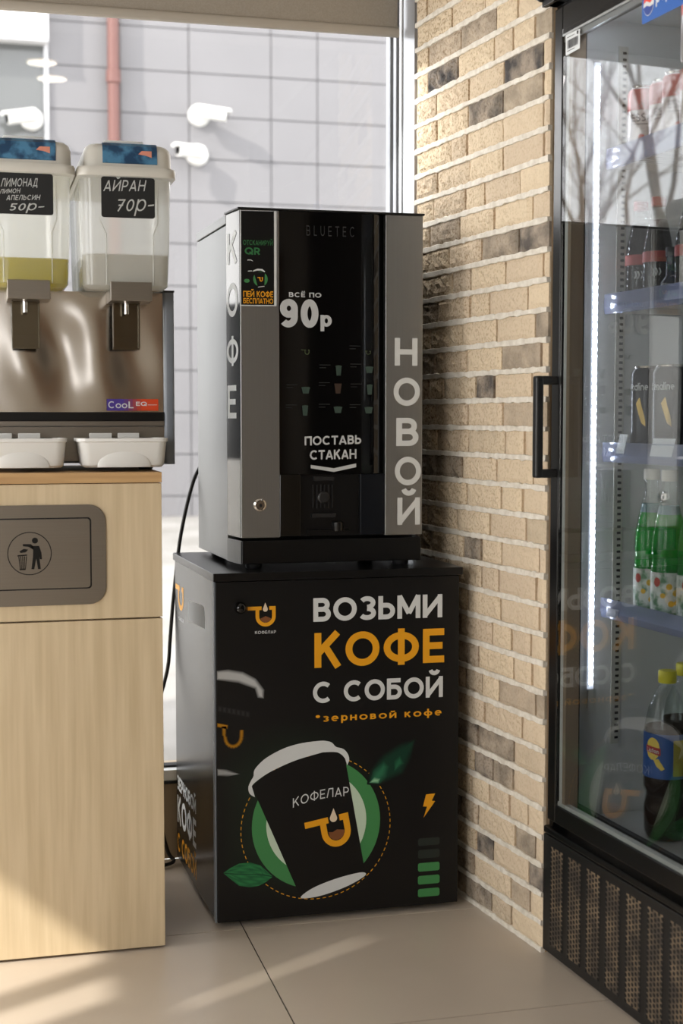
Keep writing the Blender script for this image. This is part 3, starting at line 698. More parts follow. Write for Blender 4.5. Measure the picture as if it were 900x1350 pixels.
M['tank'] = glass_mat('tank_plastic', (240, 240, 236), 1.42, .05, .40, (242, 242, 240))
M['lemonade'] = liquid_mat('lemonade', (214, 204, 0), .2, (236, 224, 30))
M['ayran'] = liquid_mat('ayran', (236, 235, 230))
M['wrap'] = noise_mat('blue_fruit_film', (74, 128, 164), (20, 62, 96), (1, 1, 1), 34, 3, 0.3, 0, 0, .42, .58)
M['chute'] = mat('dark_chute', (112, 104, 88), 0.16, 0.9)
def tank(dx, liq, liqz, name_lbl, lines, liquid_name):
    X = lambda x: x + dx
    tk = MB().loft([rrect(X(a), X(b), c, d, r, z) for a, b, c, d, r, z in ((.228, .381, 2.915, 3.235, .02, 1.3375), (.2185, .3905, 2.904, 3.246, .026, 1.345), (.2165, .394, 2.902, 3.248, .026, 1.42), (.214, .397, 2.90, 3.25, .028, 1.556))], cap1=False).build('tank', M['tank'], dj, smooth=40)
    MB().loft([rrect(X(a), X(b), c, d, r, z) for a, b, c, d, r, z in ((.232, .377, 2.919, 3.231, .02, 1.340), (.2215, .3875, 2.907, 3.243, .024, 1.347), (.220, .391, 2.905, 3.245, .024, liqz))]).build(liquid_name, liq, tk, smooth=40)
    ld = MB().loft([rrect(X(a), X(b), c, d, r, z) for a, b, c, d, r, z in ((.2085, .4055, 2.892, 3.258, .022, 1.5600), (.208, .406, 2.890, 3.26, .024, 1.563), (.208, .406, 2.890, 3.26, .024, 1.574), (.210, .404, 2.892, 3.258, .024, 1.578), (.2225, .3995, 2.906, 3.244, .026, 1.580), (.2232, .3988, 2.907, 3.243, .026, 1.610), (.2265, .3955, 2.911, 3.239, .025, 1.620), (.234, .388, 2.920, 3.230, .022, 1.6265), (.242, .380, 2.93, 3.22, .02, 1.6275))]).build('lid', M['cream_plastic'], dj, smooth=50)
    b = MB(); prof = [(2.9045, 1.588), (2.905, 1.611), (2.909, 1.622), (2.919, 1.6290), (3.07, 1.6300), (3.231, 1.6290), (3.241, 1.622), (3.245, 1.611), (3.2455, 1.588)]
    b.loft([[(X(x), y, z) for y, z in prof] + [(X(x), y + (.002 if y < 3.07 else -.002), z - .0015) for y, z in prof[::-1]] for x in (.2593, .368)]); wr = b.build('lid_film', M['wrap'], ld)
    b = MB(); F = Frame((0, 2.9045, 0), (1, 0, 0), (0, 0, 1), (0, -1, 0)); poly(b, F, [(X(.330), 1.606), (X(.337), 1.613), (X(.357), 1.613), (X(.357), 1.600), (X(.345), 1.604)], .0004); b.build('film_print', mat('peach_print', (214, 142, 120), .4), wr)
    b = MB(); b.tube([(X(.266), 2.975, 1.6285), (X(.270), 2.975, 1.6415), (X(.346), 2.975, 1.6415), (X(.352), 2.975, 1.6285)], .003, 8); b.build('lid_handle', M['white_plastic'], ld, smooth=50)
    # moulded edges of the raised middle of the tank
    b = MB()
    for pts in ([(.368, 1.55), (.368, 1.471), (.3585, 1.4455), (.3585, 1.345)], [(.253, 1.48), (.253, 1.471), (.2645, 1.4455), (.2645, 1.345)]): b.tube([(X(x), 2.9015, z) for x, z in pts], .0016, 6)
    b.build('moulded_rib', M['tank'], tk, smooth=60)
    b = MB(); b.loft([[(X(x), y, z) for x, z, _ in rrect(.2552, .3618, 1.4785, 1.5585, .005, 0, 3)] for y in (2.8995, 2.8975)]); lb = b.build('price_card', M['blackboard'], tk)
    F = Frame((X(.2552), 2.8975, 1.4785), (1, 0, 0), (0, 0, 1), (0, -1, 0)); b = MB()
    for s, u0, v0, u1, v1, t in lines: text(b, F, s, u0, v0, u1, v1, t, .2, .25, .003)
    b.build('chalk_lettering', M['chalk'], lb)
    # tap: bracket, spout, chute
    br = MB(); br.box(X(.2702), X(.3533), 2.885, 2.888, 1.3125, 1.350); br.box(X(.2702), X(.3533), 2.888, 2.975, 1.3125, 1.3155); br.box(X(.2702), X(.2722), 2.888, 2.975, 1.3155, 1.336); br.box(X(.3513), X(.3533), 2.888, 2.975, 1.3155, 1.336)
    bk = br.build('tap_bracket', M['steel_flat'], dj, bevel=.0012)
    b = MB(); b.lathe([(.0055, 0), (.0055, .026)], (X(.3055), 2.925, 1.2885), 14); b.build('spout', M['chrome'], bk, smooth=40)
    b = MB(); b.loft([[(X(x), y, z) for x, z, _ in rrect(.2797, .3344, 1.2178, 1.3125, .005, 0, 3)] for y in (2.957, 2.954)]); b.box(X(.2797), X(.2817), 2.928, 2.957, 1.222, 1.3125); b.box(X(.3324), X(.3344), 2.940, 2.957, 1.222, 1.3125); b.box(X(.2797), X(.3344), 2.945, 2.957, 1.218, 1.2215)
    b.box(X(.2837), X(.3304), 2.9525, 2.9542, 1.246, 1.252)
    b.build('splash_chute', M['chute'], bk)
    b = MB(); b.lathe([(.014, 0), (.0145, .014), (.011, .016)], (X(.275 + .04), 3.06, liqz), 20); b.lathe([(.004, -.05), (.004, .0)], (X(.315), 3.06, liqz), 10); b.build('agitator', M['steel_flat'], tk, smooth=40)
    # drip tray
    tr = MB(); n = 6
    outer = [rrect(X(a), X(c), d, 2.969, r, z) for a, c, d, r, z in ((.216, .370, 2.876, .018, .9795), (.2105, .3748, 2.871, .02, .984), (.2035, .379, 2.862, .02, 1.030), (.199, .3814, 2.858, .02, 1.0315), (.199, .3814, 2.858, .02, 1.038), (.204, .377, 2.863, .018, 1.038), (.2065, .3745, 2.866, .018, 1.026))]
    tr.loft(outer); tray = tr.build('drip_tray', M['white_plastic'], dj, smooth=35)
    b = MB(); vs, fs = [], []
    for i in range(17):
        for k in range(9):
            th = PI * i / 16; ph = PI / 2 * k / 8
            vs.append((X(.293) + .054 * math.cos(th) * math.cos(ph * .999), 2.872 - .008 * math.sin(ph) - .002, .9805 + .037 * math.sin(th) * math.cos(ph * .999)))
    for i in range(16):
        for k in range(8): fs.append((i * 9 + k, (i + 1) * 9 + k, (i + 1) * 9 + k + 1, i * 9 + k + 1))
    b.add(vs, fs); b.build('tray_grip', M['white_plastic'], tray, smooth=60)
    b = MB(); b.box(X(.231), X(.277), 2.960, 2.963, 1.03, 1.0475); b.box(X(.289), X(.333), 2.960, 2.963, 1.03, 1.0475); b.build('tray_tab', M['white_plastic'], tray, bevel=.001)
    b = MB()
    for i in range(14): b.box(X(.209 + i * .0118), X(.209 + i * .0118 + .005), 2.868, 2.955, 1.030, 1.033)
    for y in (2.872, 2.91, 2.945): b.box(X(.209), X(.373), y, y + .004, 1.031, 1.034)
    b.build('drip_grid', M['steel_flat'], tray)
tank(0, M['ayran'], 1.407, '', [('АЙРАН', .004, .051, .086, .073, .13), ('70р-', .028, .012, .102, .036, .12)], 'ayran')
tank(-.2005, M['lemonade'], 1.395, '', [('ЛИМОНАД', .006, .052, .076, .068, .14), ('ЛИМОН', .004, .038, .042, .047, .16), ('АПЕЛЬСИН', .016, .026, .08, .036, .16), ('50р-', .02, .006, .086, .020, .14)], 'lemonade')

# ================================================================== VENDING STAND
KB = [(.48, 2.912), (1.012, 2.912), (1.005, 3.375), (.463, 3.385)]
ks = thing('vending_stand', 'black printed vending stand with coffee slogans carrying the coffee machine', 'cabinet', (.74, 2.91, 0))
mb = MB(); mb.prism([(.4805, 2.930), (1.0165, 2.930), (1.005, 3.375), (.463, 3.385)], .016, .7385); mb.build('carcass', M['black_print'], ks, bevel=.001)
for x, y in ((.52, 2.97), (.96, 2.97), (.5, 3.33), (.96, 3.33)):
    b = MB(); b.lathe([(.02, 0), (.022, .004), (.018, .016)], (x, y, 0), 14); b.build('foot', M['black_plastic'], ks, smooth=40)
mb = MB(); mb.box(.4825, 1.0165, 2.910, 2.9285, .014, .7375); dr = mb.build('door', M['black_print'], ks, bevel=.001)
mb = MB(); mb.box(.4785, .4815, 2.9105, 2.93, .014, .7375); mb.build('edge_strip', M['grey_paint'], ks)
mb = MB(); mb.prism([(.477, 2.906), (1.0225, 2.903), (1.009, 3.376), (.459, 3.39)], .739, .756); mb.build('top_board', M['black_satin'], ks, bevel=.0012)
KF = Frame((0, 2.910, 0), (1, 0, 0), (0, 0, 1), (0, -1, 0))
put('slogan_lettering', M['white_ink'], dr, lambda b: text(b, KF, 'ВОЗЬМИ', .6908, .6475, .9780, .6978, .205, .1))
put('slogan_lettering', M['white_ink'], dr, lambda b: (text(b, KF, 'С СОБОЙ', .6897, .4727, .9800, .5185, .20, .1)))
put('slogan_orange_lettering', M['orange_ink'], dr, lambda b: text(b, KF, 'КОФЕ', .6931, .5488, .9826, .6232, .20, .12))
put('slogan_small_lettering', M['orange_ink'], dr, lambda b: text(b, KF, '*Зерновой кофе', .6957, .4322, .9772, .4478, .17, .24, small=.76))
def cup_logo(b, F, u0, u1, v0, v1, bar, layer=.0007, t=None):
    """cup seen from the side: handle bar to the left, round-bottomed bowl"""
    w = u1 - u0; h = v1 - v0; t = t or w * .2
    ribbon(b, F, [(u0 + t / 2, v1 - t), (u0 + t / 2, v1 - h * .5)] + arc((u0 + u1) / 2, v1 - h * .5, w / 2 - t / 2, h * .5 - t / 2, 180, 360, 16) + [(u1 - t / 2, v1 - t / 2), (u0 + w * .68, v1 - t / 2)], t, layer)
    poly(b, F, [(bar, v1 - t), (u0 + w * .3, v1 - t), (u0 + w * .3, v1), (bar, v1)], layer)
def drop(b, F, u, v0, v1, layer=.0009):
    r = (v1 - v0) * .27; poly(b, F, [(u, v1)] + [(u + r * math.cos(math.radians(a)), v0 + r + r * math.sin(math.radians(a))) for a in range(30, -211, -20)], layer)
put('logo_disc', M['ink_black'], dr, lambda b: poly(b, KF, ell(.5843, .654, .049, .049), .0003))
put('cup_logo', M['orange_ink'], dr, lambda b: cup_logo(b, KF, .5666, .6095, .6415, .6842, .5497, t=.0078))
put('logo_drop', M['cream_ink'], dr, lambda b: drop(b, KF, .5874, .6728, .6923))
put('logo_coffee', M['brown_ink'], dr, lambda b: poly(b, KF, [(.577, .6585), (.588, .6635), (.5995, .6585), (.5985, .6545), (.594, .651), (.588, .6495), (.582, .651), (.578, .6545)], .0006))
put('logo_name', M['white_ink'], dr, lambda b: text(b, KF, 'КОФЕЛАР', .5653, .6263, .6100, .6326, .15, .2))
b = MB(); rg = [[(.5325 + r * math.cos(2 * PI * k / 18), y, .6838 + r * math.sin(2 * PI * k / 18)) for k in range(18)] for r, y in ((.010, 2.9095), (.0125, 2.905), (.0125, 2.896), (.009, 2.889), (.004, 2.8875))]
b.loft(rg); b.build('knob', M['black_gloss'], dr, smooth=50)
# printed picture of paper cups, rings and leaves
BK = (11, 11, 12)
clipx = lambda u, v: (max(.4832, u), v)
def glow(b):
    c = lin((24, 44, 30))[:3]; g = lin(BK)[:3]; vs = [KF.p(.64, .245, .00015)]; ink = [c]; fs = []
    n = 40
    for i in range(n):
        a = 2 * PI * i / n; u, v = clipx(.64 + .20 * math.cos(a), .245 + .20 * math.sin(a)); vs.append(KF.p(u, v, .00015)); ink.append(g)
    b.add(vs, [(0, 1 + i, 1 + (i + 1) % n) for i in range(n)], 0, ink)
put('green_glow_print', M['ink'], dr, glow)
def blurred(b):
    softpoly(b, KF, [(.4838, .550), (.5085, .5508), (.5385, .5445), (.5649, .5294), (.5818, .5061), (.5818, .4910), (.5723, .4934), (.5667, .5124), (.5309, .5273), (.4838, .5345)], (178, 180, 180), BK, .008, .0004, clipx)
    softpoly(b, KF, [(.4838, .343), (.5036, .3395), (.530, .3310), (.5036, .3295), (.4838, .331)], (150, 152, 152), BK, .006, .0004, clipx)
    w = lin((176, 122, 16)); t = .008; P = [(.4985, .434), (.4985, .414)] + arc(.518, .412, .0175, .022, 180, 350, 10) + [(.536, .424)]
    for i in range(len(P) - 1):
        (x0, y0), (x1, y1) = P[i], P[i + 1]; L = math.hypot(x1 - x0, y1 - y0) + 1e-9; nx, ny = -(y1 - y0) / L * t / 2, (x1 - x0) / L * t / 2
        for s, a0 in ((-1, 1), (1, 1)):
            g = lin(BK)[:3]; c = w[:3]
            b.add([KF.p(x0, y0, .0006), KF.p(x1, y1, .0006), KF.p(x1 + s * nx * 1.3, y1 + s * ny * 1.3, .0006), KF.p(x0 + s * nx * 1.3, y0 + s * ny * 1.3, .0006)], [(0, 1, 2, 3)], 0, [c, c, g, g])
    softpoly(b, KF, [(.4845, .441), (.506, .436), (.5055, .429), (.4845, .434)], (176, 122, 16), BK, .004, .0006, clipx)
    for i in range(7): softpoly(b, KF, [(.487 + i * .0098, .4765 - i * .0024), (.493 + i * .0098, .475 - i * .0024), (.493 + i * .0098, .466 - i * .0024), (.487 + i * .0098, .4675 - i * .0024)], (46, 47, 48), BK, .006, .0005)
put('blurred_cup_print', M['ink'], dr, blurred)
put('ring_green', M['green_ink'], dr, lambda b: poly(b, KF, ell(.6977, .2125, .141, .141, 64), .0004))
put('ring_pale', M['pale_green_ink'], dr, lambda b: poly(b, KF, ell(.6977, .2150, .110, .110, 64), .00055))
def dashes(b):
    for k in range(76):
        a = 360 * k / 76; ribbon(b, KF, arc(.6972, .2045, .164, .156, a, a + 2.6, 3), .0016, .0004)
put('dashed_ring', M['orange_ink'], dr, dashes)
cup_body = [(.5571, .3020), (.5945, .3300), (.6483, .3514), (.7024, .3645), (.7403, .3650), (.7604, .3497), (.8057, .0962), (.7876, .0977), (.7380, .0884), (.6887, .0726), (.6620, .0549)]
cupb = put('cup_print', M['ink_black'], dr, lambda b: poly(b, KF, cup_body, .0007))
lid_out = [(.5638, .2788), (.5525, .2872), (.5495, .3006), (.5545, .3136), (.5605, .3238), (.5641, .3395), (.5870, .3608), (.6253, .3794), (.6637, .3886), (.7024, .3915), (.7180, .3905), (.7310, .3862), (.7403, .3764), (.7559, .3711), (.7658, .3604), (.7694, .3470), (.7649, .3349)]
lid_in = [(.7604, .3497), (.7524, .3590), (.7403, .3650), (.7158, .3664), (.7024, .3645), (.6483, .3514), (.5945, .3300), (.5602, .3075), (.5582, .2981)]
put('cup_lid_print', M['white_ink'], cupb, lambda b: poly(b, KF, curve(lid_out) + curve(lid_in), .0009))
put('cup_base_print', M['white_ink'], cupb, lambda b: poly(b, KF, curve([(.6620, .0536), (.6887, .0726), (.7380, .0884), (.7876, .0977), (.8057, .0962), (.8012, .0876), (.7605, .0687), (.7021, .0537)], 5, True), .0009))
put('cup_name', M['white_ink'], cupb, lambda b: text(b, KF, 'КОФЕЛАР', .6456, .2505, .7685, .2705, .12, .2, 0, .018, .001, lambda u, v: (u, v + .006 * (1 - ((u - .705) / .06) ** 2))))
rt = lambda u, v: (.7025 + (u - .7025) * math.cos(.17) - (v - .2194) * math.sin(.17), .2194 + (u - .7025) * math.sin(.17) + (v - .2194) * math.cos(.17))
class RotF:
    def p(s, u, v, w=.0005): return KF.p(*rt(u, v), w)
put('cup_emblem', M['orange_ink'], cupb, lambda b: cup_logo(b, RotF(), .7030, .7680, .1530, .2215, .6700, .001, .0135))
put('cup_emblem_drop', M['cream_ink'], cupb, lambda b: drop(b, KF, .7345, .2135, .2436, .0013))
put('cup_emblem_coffee', M['brown_ink'], cupb, lambda b: poly(b, RotF(), [(.7185, .189), (.728, .1865), (.738, .1905), (.7535, .186), (.752, .1765), (.744, .1695), (.7355, .1675), (.727, .1695), (.720, .1765)], .0009))
def leaf(b, pts, vein, lo, hi, layer):
    a = lin(lo)[:3]; c = lin(hi)[:3]; n = len(pts); k = len(vein)
    cen = vein[k // 2]
    for i in range(n):
        p, q = pts[i], pts[(i + 1) % n]
        mid = lambda r: min(vein, key=lambda s: (s[0] - r[0]) ** 2 + (s[1] - r[1]) ** 2)
        m1, m2 = mid(p), mid(q)
        for j in range(5):
            f0, f1 = j / 5, (j + 1) / 5; L = lambda r, s, f: (r[0] + (s[0] - r[0]) * f, r[1] + (s[1] - r[1]) * f)
            cc = lambda f: tuple(a[z] + (c[z] - a[z]) * (.15 + .85 * (abs(math.sin(f * 5 + i)) ** 2)) for z in range(3))
            b.add([KF.p(*L(p, m1, f0), layer), KF.p(*L(q, m2, f0), layer), KF.p(*L(q, m2, f1), layer), KF.p(*L(p, m1, f1), layer)], [(0, 1, 2, 3)], 0, [cc(f0), cc(f0 + .2), cc(f1 + .2), cc(f1)])
    ribbon(b, KF, vein, .0014, layer + .0003, ink=lin((10, 50, 34))[:3])
put('leaf_print', M['ink'], dr, lambda b: leaf(b, [(.4949, .1212), (.5100, .1307), (.5290, .1387), (.5518, .1399), (.5747, .1312), (.5899, .1166), (.6014, .1049), (.5860, .0939), (.5707, .0875), (.5516, .0860), (.5288, .0910), (.5099, .1078)], [(.4949, .1212), (.512, .1185), (.533, .116), (.555, .114), (.577, .111), (.6014, .1049)], (10, 58, 40), (46, 128, 72), .001))
put('blurred_leaf_print', M['ink'], dr, lambda b: (softpoly(b, KF, [(.8145, .2942), (.8213, .3195), (.8462, .3489), (.8872, .3709), (.9147, .3804), (.9010, .3412), (.8873, .3131), (.8600, .3015), (.8327, .2913)], (14, 52, 38), BK, .014, .0008), softpoly(b, KF, [(.820, .297), (.829, .317), (.846, .333), (.853, .325), (.848, .308), (.836, .297)], (40, 104, 74), (14, 52, 38), .014, .0011), softpoly(b, KF, [(.817, .2945), (.826, .302), (.836, .300), (.833, .294)], (140, 190, 150), (40, 104, 74), .007, .0014), softpoly(b, KF, [(.872, .318), (.874, .337), (.882, .345), (.888, .332)], (34, 96, 66), (14, 52, 38), .01, .0012)))
put('lightning_print', M['orange_ink'], dr, lambda b: poly(b, KF, [(.9428, .2595), (.9636, .2603), (.9558, .2447), (.9637, .2433), (.9374, .2083), (.9452, .2324), (.9359, .2331)]))
for i, (z0, z1) in enumerate(((.1450, .1637), (.1168, .1380), (.0878, .1086), (.0590, .0801), (.0310, .0511))):
    put('charge_bar', M['dim_green_ink'] if i < 2 else M['green_ink'], dr, lambda b: poly(b, KF, [(x, z) for x, z, _ in rrect(.925, .9745, z0 + .001, z1 - .001, .0045, 0, 4)]))
# left side print
SD = Vector((.480 - .463, 2.93 - 3.385, 0)); SL = SD.length
SF = Frame((.463, 3.385, 0), SD, (0, 0, 1), (SD.y, -SD.x, 0))
put('side_skin', M['side_print'], ks, lambda b: poly(b, SF, [(.002, .018), (SL - .001, .018), (SL - .001, .737), (.002, .737)], .0003))
put('side_slogan_lettering', M['white_ink'], ks, lambda b: text(b, SF, 'ЗЕРНОВОЙ', .014, .187, .252, .221, .2, .13))
put('side_slogan_lettering', M['white_ink'], ks, lambda b: (text(b, SF, 'КОФЕ', .014, .106, .252, .172, .2, .14)))
put('side_slogan_orange_lettering', M['orange_ink'], ks, lambda b: text(b, SF, 'С СОБОЙ', .014, .036, .252, .082, .2, .13))
put('side_logo', M['orange_ink'], ks, lambda b: cup_logo(b, SF, .045, .115, .627, .684, .012, t=.012))
put('side_logo_name', M['white_ink'], ks, lambda b: text(b, SF, 'КОФЕЛАР', .05, .602, .118, .610, .16, .2))
put('side_cup_lid', M['white_ink'], ks, lambda b: poly(b, SF, [(.175, .617), (.370, .625), (.365, .667), (.350, .673), (.190, .664), (.178, .655)], .0004))

# ================================================================== COFFEE MACHINE
cm = thing('coffee_machine', 'tall steel and black glass coffee vending machine standing on the black stand', 'coffee machine', (.74, 2.957, .756))
FX0, FX1, FY = .546, .945, 2.957
foot = [(FX0, FY), (FX1, FY), (.953, 3.047), (.962, 3.372), (.519, 3.372), (.532, 3.047)]
mb = MB(); mb.prism([(.5325, 3.0475), (.9525, 3.0475), (.962, 3.372), (.519, 3.372)], .7685, 1.4905); mb.build('body_shell', M['steel_shell'], cm, bevel=.001)
mb = MB(); mb.prism([(.531, 3.046), (.954, 3.046), (.963, 3.373), (.518, 3.373)], 1.4935, 1.513); mb.build('lid_panel', M['steel_shell'], cm, bevel=.0015)
mb = MB(); mb.prism([(.536, 3.05), (.949, 3.05), (.958, 3.368), (.523, 3.368)], 1.4895, 1.494); mb.build('lid_seam', M['dark'], cm)
for x, y in ((.58, 3.0), (.91, 3.0), (.56, 3.33), (.92, 3.33)):
    b = MB(); b.lathe([(.016, 0), (.018, .003), (.018, .0125)], (x, y, .756), 14); b.build('foot', M['rubber'], cm, smooth=40)
mb = MB(); mb.prism([(FX0 + .001, FY + .001), (FX1 - .001, FY + .001), (.9525, 3.047), (.5325, 3.047)], .7685, .8185); pl = mb.build('plinth', M['black_satin'], cm, bevel=.0015)
CH = Frame((.532, 3.047, 0), (.014, -.09, 0), (0, 0, 1), (-.09, -.014, 0))
b = MB(); b.add([CH.p(0, .7685, .0008), CH.p(.0905, .7685, .0008), CH.p(.0905, .8185, .0008), CH.p(0, .8185, .0008)], [(0, 1, 2, 3)]); b.build('plinth_side', M['steel_shell'], pl)
# door: two steel columns with mirror-bright left return, black glass between
mb = MB(); mb.prism([(FX0, FY), (.6290, FY), (.6290, FY + .02), (.60, 3.045), (.5325, 3.045)], .8245, 1.5125); ls = mb.build('door_column', M['steel'], cm, bevel=.001)
mb = MB(); mb.prism([(.8625, FY), (FX1 + .001, FY), (.9525, 3.045), (.90, 3.045), (.8625, FY + .02)], .8245, 1.5125); rs_ = mb.build('door_column', M['steel'], cm, bevel=.001)
b = MB(); b.add([CH.p(.003, .8265, .0006), CH.p(.0885, .8265, .0006), CH.p(.0885, 1.511, .0006), CH.p(.003, 1.511, .0006)], [(0, 1, 2, 3)]); b.build('door_return', M['steel_return'], ls)
b = MB(); b.prism([(.601, FY + .02), (.629, FY + .02), (.8625, FY + .02), (.891, FY + .02), (.89, 3.046), (.602, 3.046)], .8245, 1.512); b.build('door_core', M['dark'], cm)
b = MB(); pts = [(.6292, FY + .001), (.80, FY - .002), (.838, FY - .002), (.845, FY + .001), (.852, FY + .006), (.857, FY + .012), (.8623, FY + .017), (.8623, FY + .0195), (.6292, FY + .0195)]
b.prism(pts, .959, 1.512); gl = b.build('door_glass', M['black_gloss'], cm, smooth=35)
b = MB(); b.prism([(.541, FY - .004), (.949, FY - .004), (.956, 3.048), (.528, 3.048)], 1.513, 1.517); b.build('top_cap', M['black_plastic'], cm, bevel=.0008)
# dispensing niche
nz = MB(); nz.box(.6295, .6745, FY, FY + .016, .8265, .958); nz.build('niche_panel', mat('brown_black_gloss', (22, 19, 15), .12), cm, bevel=.001)
nz = MB(); nz.box(.8070, .8620, FY, FY + .016, .8265, .958); nz.build('niche_panel', mat('blue_black_gloss', (16, 19, 24), .15), cm, bevel=.001)
nb = MB(); nb.box(.675, .8065, FY + .012, FY + .0195, .8265, .958); nb.build('niche_back', M['black_satin'], cm)
b = MB()
for i in range(6): b.box(.703 + i * .0085, .706 + i * .0085, FY + .008, FY + .0125, .885, .935)
rg = [[(.7265 + r * math.cos(2 * PI * k / 20), y, .908 + r * math.sin(2 * PI * k / 20)) for k in range(20)] for r, y in ((.013, FY + .012), (.013, FY + .004), (.010, FY + .002))]
b.loft(rg); b.box(.70, .753, FY + .002, FY + .0125, .865, .874); b.box(.705, .748, FY + .004, FY + .0125, .944, .953)
b.build('nozzle', mat('nozzle_grey', (20, 20, 21), .4), cm)
b = MB(); b.box(.690, .785, FY + .001, FY + .0125, .8265, .838); b.lathe([(.012, 0), (.013, .004), (.013, .018), (.011, .02)], (.757, FY + .004, .836), 18); b.build('drip_stand', M['black_satin'], cm, smooth=40)
# lock
b = MB(); rg = [[(.586 + r * math.cos(2 * PI * k / 24), y, .8945 + r * math.sin(2 * PI * k / 24)) for k in range(24)] for r, y in ((.0142, FY), (.0135, FY - .003), (.0100, FY - .005), (.0088, FY - .0035), (.0085, FY - .006))]
b.loft(rg); lo = b.build('lock', M['chrome'], ls, smooth=40)
b = MB(); F = Frame((.586, FY - .006, .8945), (1, 0, 0), (0, 0, 1), (0, -1, 0)); poly(b, F, ell(.001, -.001, .003, .0036, 16), .0003); b.build('keyhole', M['dark'], lo)
MF = Frame((0, FY, 0), (1, 0, 0), (0, 0, 1), (0, -1, 0))
GF = Frame((0, FY - .0022, 0), (1, 0, 0), (0, 0, 1), (0, -1, 0))
# lettering on the columns
def left_letters(b):
    for ch, u0, v0, u1, v1 in (('К', .012, 1.4045, .074, 1.4695), ('О', .008, 1.2925, .078, 1.364), ('Ф', .006, 1.190, .080, 1.250), ('Е', .009, 1.0775, .066, 1.148)): text(b, CH, ch, u0, v0, u1, v1, .17, layer=.0012)
put('vertical_lettering', M['letter_white'], ls, left_letters)
def right_letters(b):
    for ch, u0, v0, u1, v1 in (('Н', .8831, 1.1911, .9345, 1.2504), ('О', .8805, 1.1045, .9405, 1.1654), ('В', .8870, 1.0177, .9375, 1.0784), ('О', .8838, .9321, .9435, .9943), ('Й', .8900, .8462, .9415, .9055)): text(b, MF, ch, u0, v0, u1, v1, .19)
put('vertical_lettering', M['letter_white'], rs_, right_letters)
# sticker
sk = put('sticker', M['ink_black'], ls, lambda b: poly(b, MF, [(.5478, 1.3147), (.6182, 1.3155), (.6185, 1.5105), (.5485, 1.5095)], .0004))
put('sticker_edge', M['white_ink'], ls, lambda b: poly(b, MF, [(.5470, 1.3125), (.6235, 1.3135), (.6240, 1.5115), (.5478, 1.5105)], .0002))
put('sticker_green_lettering', mat('sticker_green', (40, 104, 58), .5), sk, lambda b: (text(b, MF, 'ОТСКАНИРУЙ', .5525, 1.4392, .6155, 1.4495, .16, .14, layer=.0008), text(b, MF, 'QR', .5558, 1.4195, .5881, 1.4343, .2, .1, layer=.0008)))
put('sticker_orange_lettering', M['orange_ink'], sk, lambda b: (text(b, MF, 'ПЕЙ КОФЕ', .5525, 1.3315, .6160, 1.3440, .17, .1, layer=.0008), text(b, MF, 'БЕСПЛАТНО', .5525, 1.3180, .6160, 1.3290, .17, .1, layer=.0008)))
put('sticker_cup_ring', M['green_ink'], sk, lambda b: (poly(b, MF, ell(.589, 1.369, .0155, .0155, 24), .0006), poly(b, MF, ell(.560, 1.365, .006, .004, 14), .0006)))
put('sticker_cup', M['ink_black'], sk, lambda b: (poly(b, MF, [(.5745, 1.3835), (.5985, 1.3835), (.5975, 1.354), (.5835, 1.352)], .0008),))
put('sticker_cup_print', M['white_ink'], sk, lambda b: (poly(b, MF, [(.573, 1.384), (.574, 1.387), (.583, 1.3905), (.593, 1.390), (.599, 1.385), (.598, 1.3835), (.590, 1.387), (.581, 1.3865)], .001), poly(b, MF, [(.5835, 1.3515), (.5975, 1.3535), (.597, 1.355), (.584, 1.353)], .001), poly(b, MF, [(.561, 1.407), (.562, 1.409), (.569, 1.409), (.574, 1.4055), (.568, 1.4075)], .001), poly(b, MF, [(.562, 1.384), (.572, 1.385), (.571, 1.3865), (.563, 1.386)], .001)))
put('sticker_cup_logo', M['orange_ink'], sk, lambda b: cup_logo(b, MF, .587, .594, 1.364, 1.373, .5825, .0011, .0018))
# glass print
put('price_lettering', M['grey_ink'], gl, lambda b: text(b, GF, 'ВСЁ ПО', .6495, 1.3330, .7198, 1.3430, .2, .14))
put('price_lettering', M['grey_ink'], gl, lambda b: (text(b, GF, '90', .6300, 1.2690, .7135, 1.3290, .235, .1), text(b, GF, 'р', .7179, 1.2720, .7418, 1.2965, .27)))
put('hint_lettering', M['grey_ink'], gl, lambda b: text(b, GF, 'ПОСТАВЬ', .6830, 1.0198, .8079, 1.0390, .19, .1, 0, .003))
put('hint_lettering', M['grey_ink'], gl, lambda b: text(b, GF, 'СТАКАН', .6945, .9893, .7971, 1.0095, .19, .1, 0, .002))
put('hint_chevron', M['grey_ink'], gl, lambda b: poly(b, GF, [(.6963, .9783), (.7470, .9708), (.7967, .9808), (.7967, .9728), (.7470, .9629), (.6963, .9713)]))
put('faint_wordmark', mat('faint_grey', (44, 44, 45), .5), gl, lambda b: text(b, GF, 'BLUETEC', .6875, 1.4625, .7925, 1.4835, .1, .75))
